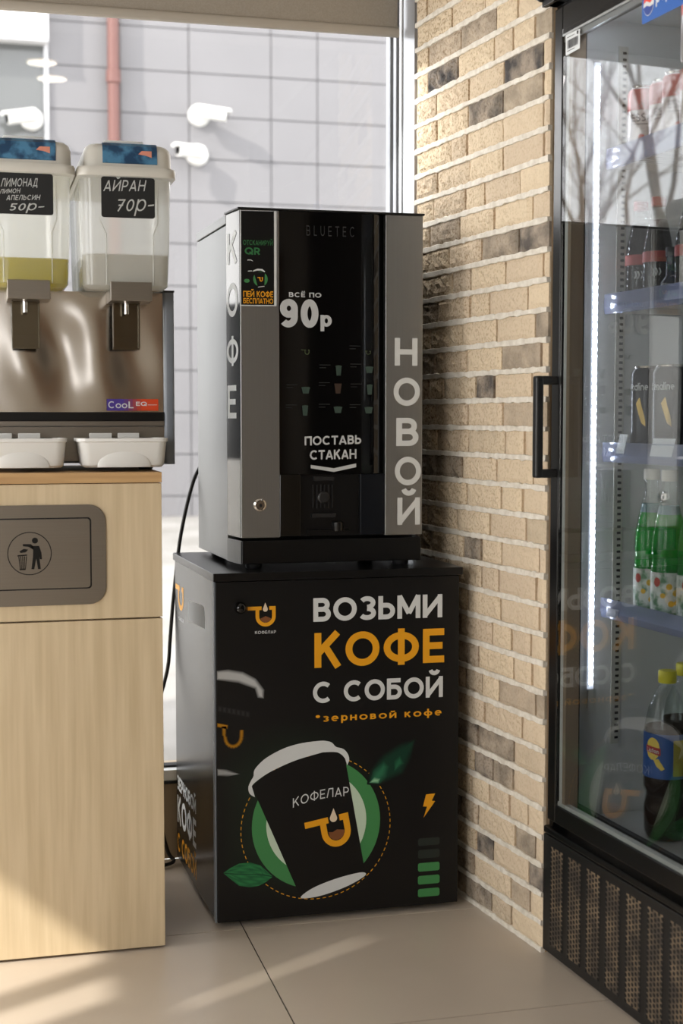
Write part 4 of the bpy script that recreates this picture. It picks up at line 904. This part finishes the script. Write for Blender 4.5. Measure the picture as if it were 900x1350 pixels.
def menu(b, which):
    ic = [(.8236, 1.2194, 0), (.7578, 1.1784, 1), (.8256, 1.1808, 2), (.6856, 1.1363, 2), (.7564, 1.1407, 3), (.8265, 1.1383, 1), (.6841, 1.0934, 1), (.7563, 1.0949, 2), (.8243, 1.0941, 2)]
    for x, z, k in ic:
        if which == 'cup' and k in (1, 2):
            w, h = (.0065, .010) if k == 1 else (.009, .006)
            poly(b, GF, [(x - w, z + h), (x - w * .7, z - h), (x + w * .7, z - h), (x + w, z + h)])
            poly(b, GF, ell(x, z + h, w * 1.1, .002, 14), .0007)
        if which == 'tea' and k == 3: poly(b, GF, [(x - .008, z + .011), (x - .005, z - .010), (x + .005, z - .010), (x + .008, z + .011)])
        if which == 'rule':
            for q, L in ((.012, .024), (.006, .014)): poly(b, GF, [(x - .042, z + q), (x - .042 + L, z + q), (x - .042 + L, z + q + .0012), (x - .042, z + q + .0012)])
    if which == 'logo': cup_logo(b, GF, .683, .694, 1.212, 1.223, .676, .0006, .002); cup_logo(b, GF, .818, .829, 1.214, 1.222, .816, .0006, .0015)
put('menu_cup', mat('menu_green', (44, 62, 53), .5), gl, lambda b: menu(b, 'cup'))
put('menu_tea', mat('menu_brown', (52, 34, 22), .5), gl, lambda b: menu(b, 'tea'))
put('menu_line', mat('menu_grey', (30, 32, 32), .5), gl, lambda b: menu(b, 'rule'))
put('menu_logo', mat('menu_logo_green', (50, 60, 30), .5), gl, lambda b: menu(b, 'logo'))

# power cable behind the machine
pts = [(.545, 3.393, .985), (.512, 3.395, .93), (.480, 3.396, .80), (.462, 3.396, .66), (.452, 3.396, .55), (.446, 3.396, .48), (.428, 3.397, .41), (.410, 3.397, .36), (.402, 3.394, .28), (.408, 3.388, .18), (.425, 3.38, .09), (.44, 3.372, .030), (.452, 3.362, .012), (.425, 3.34, .010), (.40, 3.36, .009), (.38, 3.39, .009)]
def smooth_path(p, n=6):
    out = []; P = [Vector(q) for q in p]
    for i in range(len(P) - 1):
        a, b_, c, d = P[max(i - 1, 0)], P[i], P[i + 1], P[min(i + 2, len(P) - 1)]
        for k in range(n):
            t = k / n; out.append(.5 * ((2 * b_) + (c - a) * t + (2 * a - 5 * b_ + 4 * c - d) * t * t + (3 * b_ - a - 3 * c + d) * t ** 3))
    return out + [P[-1]]
mb = MB(); mb.tube(smooth_path(pts), .0045, 8)
tag(mb.build('power_cable', M['rubber'], smooth=60), 'thin black power cable hanging behind the coffee machine and down its stand', 'cable')

# ================================================================== FRIDGE
FRZ = math.radians(-85.8)
fr = thing('display_fridge', 'tall black glass-door drinks fridge with a lit white interior beside the brick pier', 'fridge', (1.097, 2.63, 0), FRZ)
M['liner'] = mat('white_liner', (212, 214, 214), 0.4)
M['fridge_glass'] = glass_mat('fridge_glass', (230, 232, 232), 1.78)
M['led'] = mat('led_white', (255, 255, 255), .5, 0, .5, (238, 243, 255), 55.0)
M['led_bar'] = mat('led_bar', (235, 238, 245), .4, 0, .5, (225, 234, 255), 1.0)
M['rail'] = glass_mat('clear_price_rail', (222, 228, 246), 1.5, .05, .42, (216, 223, 246))
M['tarnish'] = mat('spacer_metal', (168, 170, 170), .4, .7)
WD = .66
def fb(name, m, boxes, parent=fr, bevel=0.0):
    b = MB()
    for q in boxes: b.box(*q)
    return b.build(name, m, parent, bevel=bevel, local=True)
cab = fb('cabinet_shell', M['black_satin'], [(.006, .026, .012, .60, .0, 1.97), (WD - .026, WD - .006, .012, .60, 0, 1.97), (.026, WD - .026, .58, .60, 0, 1.97), (.026, WD - .026, .012, .58, 1.86, 1.97), (.026, WD - .026, .05, .58, .12, .272)])
fb('liner', M['liner'], [(.0265, .040, .045, .57, .272, 1.855), (WD - .040, WD - .0265, .045, .57, .272, 1.855), (.040, WD - .04, .556, .57, .272, 1.855), (.040, WD - .04, .045, .556, .273, .282), (.040, WD - .04, .045, .556, 1.848, 1.858)])
fb('header', M['black_satin'], [(.004, WD - .004, -.012, .012, 1.872, 1.97)], bevel=.003)
# base grille with perforated, dusty bands
gm = mat('dusty_grille', (20, 19, 18), .5)
tc = nn(gm, 'ShaderNodeTexCoord'); ng = nn(gm, 'ShaderNodeTexNoise'); ng.inputs['Scale'].default_value = 24; ng.inputs['Detail'].default_value = 8; lk(gm, tc.outputs['Object'], ng.inputs['Vector'])
rr_ = nn(gm, 'ShaderNodeValToRGB'); rr_.color_ramp.elements[0].position = .42; rr_.color_ramp.elements[1].position = .62; rr_.color_ramp.elements[0].color = lin((58, 50, 42)); rr_.color_ramp.elements[1].color = lin((112, 96, 76)); lk(gm, ng.outputs[0], rr_.inputs[0]); lk(gm, rr_.outputs[0], bsdf(gm).inputs['Base Color'])
gr = fb('base_grille', M['black_plastic'], [(.0, WD, .0, .02, .008, .246)], bevel=.002)
fb('grille_ledge', M['black_satin'], [(.003, WD, .0, .03, .248, .262)], bevel=.003)
b = MB(); h = MB(); FF = Frame((0, 0, 0), (1, 0, 0), (0, 0, 1), (0, -1, 0)); rnd = random.Random(5); x = .043; k = 0
while x < WD - .06:
    w = .050
    poly(b, FF, [(x, .028), (x + w, .028), (x + w, .228), (x, .228)], .0004)
    for c in range(5):
        for r in range(21):
            cx = x + .002 + c * .0115; cz = .031 + r * .0095 + (.00475 if c % 2 else 0)
            if cz > .226: continue
            poly(h, FF, ell(cx, cz, .0041, .0037, 8), .0008)
    x += .0735; k += 1
b.build('dusty_band', gm, gr, local=True); h.build('vent_perforation', M['dark'], gr, local=True)
fb('foot', M['black_plastic'], [(.03, .07, .03, .07, 0, .008), (WD - .07, WD - .03, .03, .07, 0, .008)])
# door
dx0, dx1, dz0, dz1 = .024, WD - .01, .279, 1.862; gx0, gx1, gz0, gz1 = .0565, WD - .045, .314, 1.806
df = fb('door_frame', M['black_satin'], [(dx0, gx0, 0, .040, dz0, dz1), (gx1, dx1, 0, .040, dz0, dz1), (gx0, gx1, 0, .040, dz0, gz0), (gx0, gx1, 0, .040, gz1, dz1)], bevel=.002)
fb('inner_trim', M['tarnish'], [(gx0, gx1, .0045, .010, gz1 - .012, gz1 - .001), (gx0, gx1, .0, .004, gz1 - .002, gz1 + .012)], df)
fb('glazing_spacer', mat('pale_spacer', (214, 214, 210), .5), [(gx0 + .006, gx0 + .018, .006, .018, gz0, gz1), (gx1 - .018, gx1 - .006, .006, .018, gz0, gz1), (gx0, gx1, .006, .018, gz0, gz0 + .008)], df)
fb('inner_profile', mat('brown_reflection_profile', (158, 138, 116), .4), [(gx0 + .018, gx0 + .030, .006, .034, gz0, gz1)], df)  # brown tone paints in what the inner door frame reflects
fb('gasket', M['rubber'], [(gx0 - .02, gx0 + .012, .036, .046, gz0 - .01, gz1 + .01), (gx0, gx1, .034, .046, gz0 - .02, gz0 + .004)], df)
fb('glass', M['fridge_glass'], [(gx0 + .0005, gx1 - .0005, .0015, .0055, gz0, gz1)], df)
b = MB(); hx = .043; b.box(hx - .010, hx + .010, -.046, -.030, .962, 1.160); b.box(hx - .009, hx + .009, -.034, .002, 1.143, 1.160); b.box(hx - .009, hx + .009, -.034, .002, .962, .979); b.build('handle', M['black_plastic'], df, bevel=.004, local=True)
b = MB(); b.tube([(dx0 + .001, .02, 1.062), (dx0 - .003, .02, 1.062)], .006, 14); b.build('lock', M['chrome'], df, local=True)
b = MB(); b.box(.0, .05, -.016, .03, 1.872, 1.93); b.box(-.03, .03, -.03, .0, 1.895, 1.915); b.tube([(-.02, -.02, 1.90), (.0, -.02, 1.885), (.02, -.02, 1.93), (.05, -.025, 1.9)], .006, 8); b.build('hinge', M['black_plastic'], fr, bevel=.003, local=True)
FG = Frame((0, .0015, 0), (1, 0, 0), (0, 0, 1), (0, -1, 0))
def loc_put(name, m, parent, fn): b = MB(); fn(b); return b.build(name, m, parent, local=True)
bc = loc_put('barcode_label', M['white_ink'], df, lambda b: poly(b, FG, [(.068, 1.7655), (.124, 1.7665), (.124, 1.8025), (.067, 1.8045)], .0006))
def bars(b):
    r = random.Random(2); x = .075
    while x < .116:
        w = r.choice([.0006, .0012, .0018]); poly(b, FG, [(x, 1.776), (x + w, 1.776), (x + w, 1.792), (x, 1.792)], .001); x += w + r.choice([.0007, .0012])
    for z in (1.797, 1.7715): poly(b, FG, [(.074, z), (.104, z), (.104, z + .0012), (.074, z + .0012)], .001)
    poly(b, FG, [(.112, 1.795), (.118, 1.795), (.118, 1.801), (.112, 1.801)], .001)
loc_put('barcode_bars', M['ink_black'], bc, bars)
ps = loc_put('drinks_sticker', mat('sticker_blue', (28, 88, 168), .4), df, lambda b: poly(b, FG, [(x, z) for x, z, _ in rrect(.347, .52, 1.752, 1.804, .004, 0, 3)], .0006))
loc_put('sticker_disc', M['white_ink'], ps, lambda b: poly(b, FG, ell(.369, 1.783, .017, .021, 28), .001))
loc_put('sticker_red', mat('sticker_red', (216, 62, 40), .4), ps, lambda b: poly(b, FG, arc(.369, 1.783, .016, .020, 15, 175, 16) + [(.362, 1.788), (.374, 1.782)], .0014))
loc_put('sticker_navy', mat('sticker_navy', (28, 60, 140), .4), ps, lambda b: poly(b, FG, arc(.369, 1.783, .016, .020, 195, 345, 16) + [(.374, 1.776), (.362, 1.780)], .0014))
loc_put('sticker_word', M['white_ink'], ps, lambda b: text(b, FG, 'pepsi', .392, 1.776, .455, 1.797, .16, .1, layer=.001))
# lighting strip and shelf ladder on the left inner wall
ls_ = fb('led_strip', M['led_bar'], [(.0405, .0445, .077, .089, .54, 1.765)])
b = MB(); z = .55
while z < 1.76: b.box(.0445, .0465, .0795, .0865, z, z + .0062); z += .0150
b.build('led_diodes', M['led'], ls_, local=True)
fb('strip_end', M['liner'], [(.0405, .0455, .077, .090, .500, .538)], ls_)
tl_ = fb('led_strip', M['led_bar'], [(.08, WD - .08, .060, .072, 1.842, 1.847)])
b = MB(); x = .09
while x < WD - .09: b.box(x, x + .006, .0625, .0695, 1.839, 1.842); x += .016
b.build('led_diodes', M['led'], tl_, local=True)
ld_ = fb('shelf_ladder', mat('ladder_grey', (196, 195, 188), .35), [(.0405, .0435, .130, .150, .425, 1.80)])
b = MB(); z = .435
while z < 1.79: b.box(.0434, .0440, .138, .146, z, z + .005); z += .0125
b.build('ladder_slots', M['dark'], ld_, local=True)
# shelves with clear price rails (each lifts out)
def shelf(z, label):
    t = thing('fridge_shelf', label, 'shelf', (0, 0, 0), 0, 'fridge shelves'); 
    m = Matrix.Translation((1.097, 2.63, 0)) @ Matrix.Rotation(FRZ, 4, 'Z')
    t.matrix_world = m; t.location = (1.097, 2.63, 0); t.rotation_euler = (0, 0, FRZ)
    b = MB()
    b.tube([(.05, .115, z), (WD - .05, .115, z)], .003, 8); b.tube([(.05, .50, z), (WD - .05, .50, z)], .003, 8)
    for i in range(30): b.tube([(.055 + i * .0188, .112, z + .003), (.055 + i * .0188, .50, z + .003)], .0016, 6)
    b.box(.0445, .05, .11, .50, z - .01, z + .003); b.box(WD - .05, WD - .0445, .11, .50, z - .01, z + .003)
    b.build('wire_rack', M['white_plastic'], t, local=True)
    b = MB(); prof = [(.1115, z - .013), (.104, z - .013), (.101, z + .0), (.103, z + .026), (.106, z + .026), (.1045, z + .0), (.107, z - .010), (.1115, z - .010)]
    b.loft([[(x, y, q) for y, q in prof] for x in (.0455, WD - .046)]); r_ = b.build('price_rail', M['rail'], t, local=True)
    return t, r_
SH = {}
for z, lab in ((1.574, 'top wire shelf of the fridge holding the red cans'), (1.294, 'second wire shelf of the fridge holding dark bottles'), (1.005, 'wire shelf of the fridge holding the tall black cans'), (.697, 'lowest wire shelf of the fridge holding green bottles')): SH[z] = shelf(z, lab)
def card(rail, x, z, w, h, m):
    b = MB(); F = Frame((x, .0985, z), (1, 0, 0), (0, .25, 1), (0, -1, .25)); b.loft([[F.p(u, v, q) for u, v in ((0, 0), (w, 0), (w, h), (0, h))] for q in (0, .0008)]); return b.build('price_card', m, rail, local=True)
tagm = mat('price_tag', (196, 202, 206), .5)
card(SH[1.005][1], .105, 1.010, .03, .038, tagm); card(SH[1.005][1], .23, 1.008, .075, .034, tagm)
card(SH[.697][1], .075, .690, .045, .03, mat('dark_tag', (38, 42, 62), .4)); card(SH[1.294][1], .27, 1.290, .07, .03, M['rail'])

FW = Matrix.Translation((1.097, 2.63, 0)) @ Matrix.Rotation(FRZ, 4, 'Z')
def place(t, lx, ly, z, rz=0.0):
    p = FW @ Vector((lx, ly, z)); t.location = p; t.rotation_euler = (0, 0, FRZ + rz); return t
FACE = -.60   # prints turned towards the aisle on the left
M['bottle_glass'] = glass_mat('clear_bottle', (244, 248, 246), 1.5)
M['green_soda'] = liquid_mat('green_soda', (26, 196, 74), .5, (70, 226, 104))
M['cap_white'] = mat('white_cap', (206, 202, 190), .45)
M['cap_yellow'] = mat('yellow_cap', (214, 206, 40), .45)
M['tea'] = liquid_mat('dark_tea', (46, 24, 12), .25, (120, 60, 20))
# green soda bottle
def green_bottle():
    t = thing('green_bottle', '', 'bottle', group='green lemonade bottles')
    prof = [(.026, 0), (.0315, .004), (.033, .012), (.033, .094), (.031, .108), (.0325, .126), (.0315, .150), (.025, .188), (.0165, .222), (.0135, .238), (.0135, .262)]
    g = MB().lathe(prof, n=32, cap1=False).build('bottle_glass', M['bottle_glass'], t, smooth=60, local=True)
    MB().lathe([(max(.004, r - .0015), z + .002) for r, z in prof if z < .2] + [(.0215, .200)], n=32).build('green_soda', M['green_soda'], t, smooth=60, local=True)
    lb = MB(); lb.lathe([(.0334, .012), (.0334, .088)], n=32, cap0=False, cap1=False); l = lb.build('label', noise_mat('lemon_label', (206, 212, 206), (86, 130, 96), (1, 1, 1), 46, 4, .4, 0, 0, .46, .62), t, smooth=60, local=True)
    b = MB(); w = Wrap(.0337, FACE)
    for u, v, r in ((.000, .062, .006), (.012, .05, .006), (-.012, .045, .005), (.014, .032, .005), (.004, .03, .006)): poly(b, w, ell(u, v, r, r, 12), .0004)
    b.build('label_lemon', mat('lemon_print', (214, 170, 40), .5), l, local=True)
    b = MB(); poly(b, w, ell(-.024, .07, .007, .009, 14), .0004); b.build('label_medallion', mat('red_print', (170, 60, 44), .5), l, local=True)
    nb_ = MB(); nb_.lathe([(.0226, .196), (.0188, .212)], n=28, cap0=False, cap1=False); nb_.build('neck_label', mat('neck_label', (76, 128, 132), .5), t, smooth=60, local=True)
    MB().lathe([(.0148, .258), (.0155, .260), (.0155, .276), (.0145, .279)], n=24).build('cap', M['cap_white'], t, smooth=40, local=True)
    return t
g0 = green_bottle(); zs3 = .702
place(g0, .140, .158, zs3); g0['label'] = 'green lemonade bottle with white cap, farthest left on its fridge shelf'
g1 = copy_tree(g0); place(g1, .212, .153, zs3, .1); g1['label'] = 'green lemonade bottle with white cap, second from the left on its fridge shelf'
g2 = copy_tree(g0); place(g2, .279, .168, zs3, .2); g2['label'] = 'green lemonade bottle at the right picture edge, half cut off'
# iced tea bottle
def tea_bottle(label_c, yellow):
    t = thing('iced_tea_bottle', '', 'bottle', group='iced tea bottles')
    prof = [(.026, .004), (.034, 0), (.040, .012), (.0415, .06), (.0375, .082), (.0375, .088), (.0425, .10), (.043, .13), (.042, .20), (.0405, .218), (.034, .250), (.022, .278), (.0145, .291), (.0145, .305)]
    MB().lathe(prof, n=32, cap1=False).build('bottle_plastic', M['bottle_glass'], t, smooth=60, local=True)
    MB().lathe([(max(.004, r - .0018), z + .002) for r, z in prof if z < .21] + [(.0395, .215)], n=32).build('iced_tea', M['tea'], t, smooth=60, local=True)
    lb = MB(); lb.lathe([(.0434, .122), (.0424, .206)], n=36, cap0=False, cap1=False); l = lb.build('label', label_c, t, smooth=60, local=True)
    w = Wrap(.0436, FACE - .42)
    b = MB(); poly(b, w, ell(-.006, .178, .0145, .021, 24), .0005); poly(b, w, [(-.004, .158), (.006, .160), (.018, .142), (.012, .138), (.002, .146)], .0005); b.build('label_sun', mat('sun_yellow', (228, 200, 84), .5), l, local=True)
    b = MB(); poly(b, w, [(-.022, .184), (.010, .180), (.010, .166), (-.022, .172)], .0009); b.build('label_band', mat('brand_red', (166, 28, 36), .5), l, local=True)
    b = MB(); text(b, w, 'Lipton', -.019, .1725, .007, .1805, .15, .1, 0, -.003, .0013); b.build('label_word', M['white_ink'], l, local=True)
    if not yellow:
        b = MB(); poly(b, Wrap(.0436, FACE + .85), [(-.022, .128), (.022, .128), (.022, .196), (-.022, .196)], .0006); b.build('label_panel', mat('olive_panel', (150, 146, 52), .5), l, local=True)
    MB().lathe([(.0165, .298), (.0172, .300), (.0172, .318), (.016, .321)], n=24).build('cap', M['cap_yellow'], t, smooth=40, local=True)
    return t
lblue = mat('label_blue', (24, 78, 146), .45); lyel = mat('label_lemon_yellow', (176, 172, 70), .45)
t0 = tea_bottle(lblue, False); zf = .2825
place(t0, .222, .148, zf); t0['label'] = 'iced tea bottle with blue label at the front of the fridge floor'
t1 = copy_tree(t0); place(t1, .165, .222, zf, -.1); t1['label'] = 'iced tea bottle mostly hidden behind the blue labelled one, farthest back'
t2 = tea_bottle(lyel, True); place(t2, .300, .205, zf, -.5); t2['label'] = 'iced tea bottle with olive yellow label, cut off by the right picture edge'
# tall black energy drink cans
def black_can():
    t = thing('energy_drink_can', '', 'can', group='tall black cans')
    MB().lathe([(.024, 0), (.030, .005), (.0325, .012), (.0325, .152), (.029, .160), (.0265, .163)], n=36).build('can_body', mat('black_can', (10, 13, 18), .22, .4), t, smooth=40, local=True)
    MB().lathe([(.0265, .1625), (.0275, .166), (.0262, .167), (.0245, .164)], n=36).build('can_rim', M['chrome'], t, smooth=40, local=True)
    w = Wrap(.0325, FACE)
    b = MB(); text(b, w, 'adrenaline', -.062, .120, .002, .134, .15, .1, layer=.0006); b.build('can_word', M['white_ink'], t, local=True)
    b = MB(); poly(b, w, [(-.022, .095), (-.014, .108), (-.010, .09), (-.004, .07), (-.002, .052), (-.010, .058), (-.014, .07)], .0006); b.build('can_emblem', mat('gold_print', (176, 146, 78), .35, .6), t, local=True)
    return t
zc = 1.0105
c0 = black_can(); place(c0, .148, .142, zc); c0['label'] = 'tall black energy drink can, first on its shelf from the LED strip'
c1 = copy_tree(c0); place(c1, .222, .145, zc, .2); c1['label'] = 'tall black energy drink can, second on its shelf, near the right picture edge'
# red and white cans on the top shelf
def red_can():
    t = thing('beer_can', '', 'can', group='red topped cans')
    MB().lathe([(.022, 0), (.027, .004), (.029, .010), (.029, .117), (.026, .124), (.0235, .127)], n=32).build('can_body', mat('pink_white_can', (206, 196, 192), .3, .3), t, smooth=40, local=True)
    MB().lathe([(.0292, .084), (.0292, .117), (.0262, .1238)], n=32, cap0=False, cap1=False).build('red_shoulder', mat('red_can_top', (176, 74, 64), .35, .2), t, smooth=40, local=True)
    MB().lathe([(.0235, .1268), (.0245, .130), (.0232, .1312), (.0215, .128)], n=32).build('can_rim', M['chrome'], t, smooth=40, local=True)
    w = Wrap(.0294, FACE); b = MB(); text(b, w, 'ESSA', -.02, .062, .02, .076, .16, .12, layer=.0006); ribbon(b, w, [(0, .084), (.005, .090), (0, .096), (-.005, .090), (0, .084)], .0014, .0006); poly(b, w, [(-.022, .056), (.022, .056), (.022, .0575), (-.022, .0575)]); b.build('can_word', mat('can_word', (120, 112, 112), .5), t, local=True)
    b = MB(); poly(b, w, ell(0, .032, .006, .006, 14), .0006); b.build('can_emblem', mat('can_red', (190, 70, 56), .5), t, local=True)
    return t
zr = 1.5795
r0 = red_can(); labs = ['small red topped can on the top fridge shelf, closest to the LED strip', 'small red topped can on the top fridge shelf, second from the LED strip', 'small red topped can on the top fridge shelf, third from the LED strip', 'small red topped can at the right picture edge carrying another can on top']
for i, (x, y) in enumerate(((.100, .150), (.162, .160), (.224, .150), (.288, .148))):
    o = r0 if i == 0 else copy_tree(r0); place(o, x, y, zr, .05 * i); o['label'] = labs[i]
o = copy_tree(r0); place(o, .288, .148, zr + .1314, .1); o['label'] = 'small red topped can stacked on top of another can, highest in the fridge'
# dark bottles with red neck labels on the second shelf
def dark_bottle():
    t = thing('cola_bottle', '', 'bottle', group='dark bottles on the second shelf')
    prof = [(.022, 0), (.027, .004), (.0285, .012), (.0285, .085), (.027, .105), (.020, .140), (.0135, .165), (.012, .185)]
    MB().lathe(prof, n=32, cap1=False).build('bottle_glass', M['bottle_glass'], t, smooth=60, local=True)
    MB().lathe([(max(.004, r - .0014), z + .002) for r, z in prof if z < .15] + [(.016, .152)], n=32).build('dark_drink', liquid_mat('dark_cola', (52, 46, 46), .4, (120, 112, 112)), t, smooth=60, local=True)
    MB().lathe([(.0290, .072), (.0288, .092)], n=32, cap0=False, cap1=False).build('red_label', mat('red_label', (150, 52, 46), .5), t, smooth=60, local=True)
    b = MB(); w = Wrap(.0288, FACE)
    for k in range(3): ribbon(b, w, [(-.008 + k * .006, .046), (-.005 + k * .006, .053), (-.008 + k * .006, .060)], .0018, .0006)
    b.build('wave_print', M['white_ink'], t, local=True)
    MB().lathe([(.0136, .178), (.0142, .180), (.0142, .192), (.0132, .195)], n=20).build('cap', mat('red_cap', (150, 44, 38), .45), t, smooth=40, local=True)
    return t
zd = 1.2995
for i, ((x, y), lab) in enumerate((((.095, .152), 'dark bottle with red label, closest to the LED strip on the second shelf'), ((.160, .152), 'dark bottle with red label, in the middle of the second shelf'), ((.272, .152), 'dark bottle with red label, nearest the right picture edge on the second shelf'))):
    o = dark_bottle() if i == 0 else copy_tree(d0)
    if i == 0: d0 = o
    place(o, x, y, zd); o['label'] = lab
nt_ = thing('navy_reflection', 'small navy bottle shape standing in for a reflection between the dark bottles on the second fridge shelf', 'bottle')  # bottle-shaped stand-in for a dark patch taken as a reflection in the glass
MB().lathe([(.020, 0), (.022, .004), (.022, .03), (.013, .042), (.0115, .075), (.0125, .078), (.0125, .09), (.011, .092)], n=24).build('reflection_body', mat('navy_reflection_tone', (14, 28, 48), .15), nt_, smooth=40, local=True)
MB().lathe([(.0128, .079), (.0132, .081), (.0132, .093), (.012, .095)], n=20).build('cap', M['black_plastic'], nt_, smooth=40, local=True)
place(nt_, .215, .150, zd)
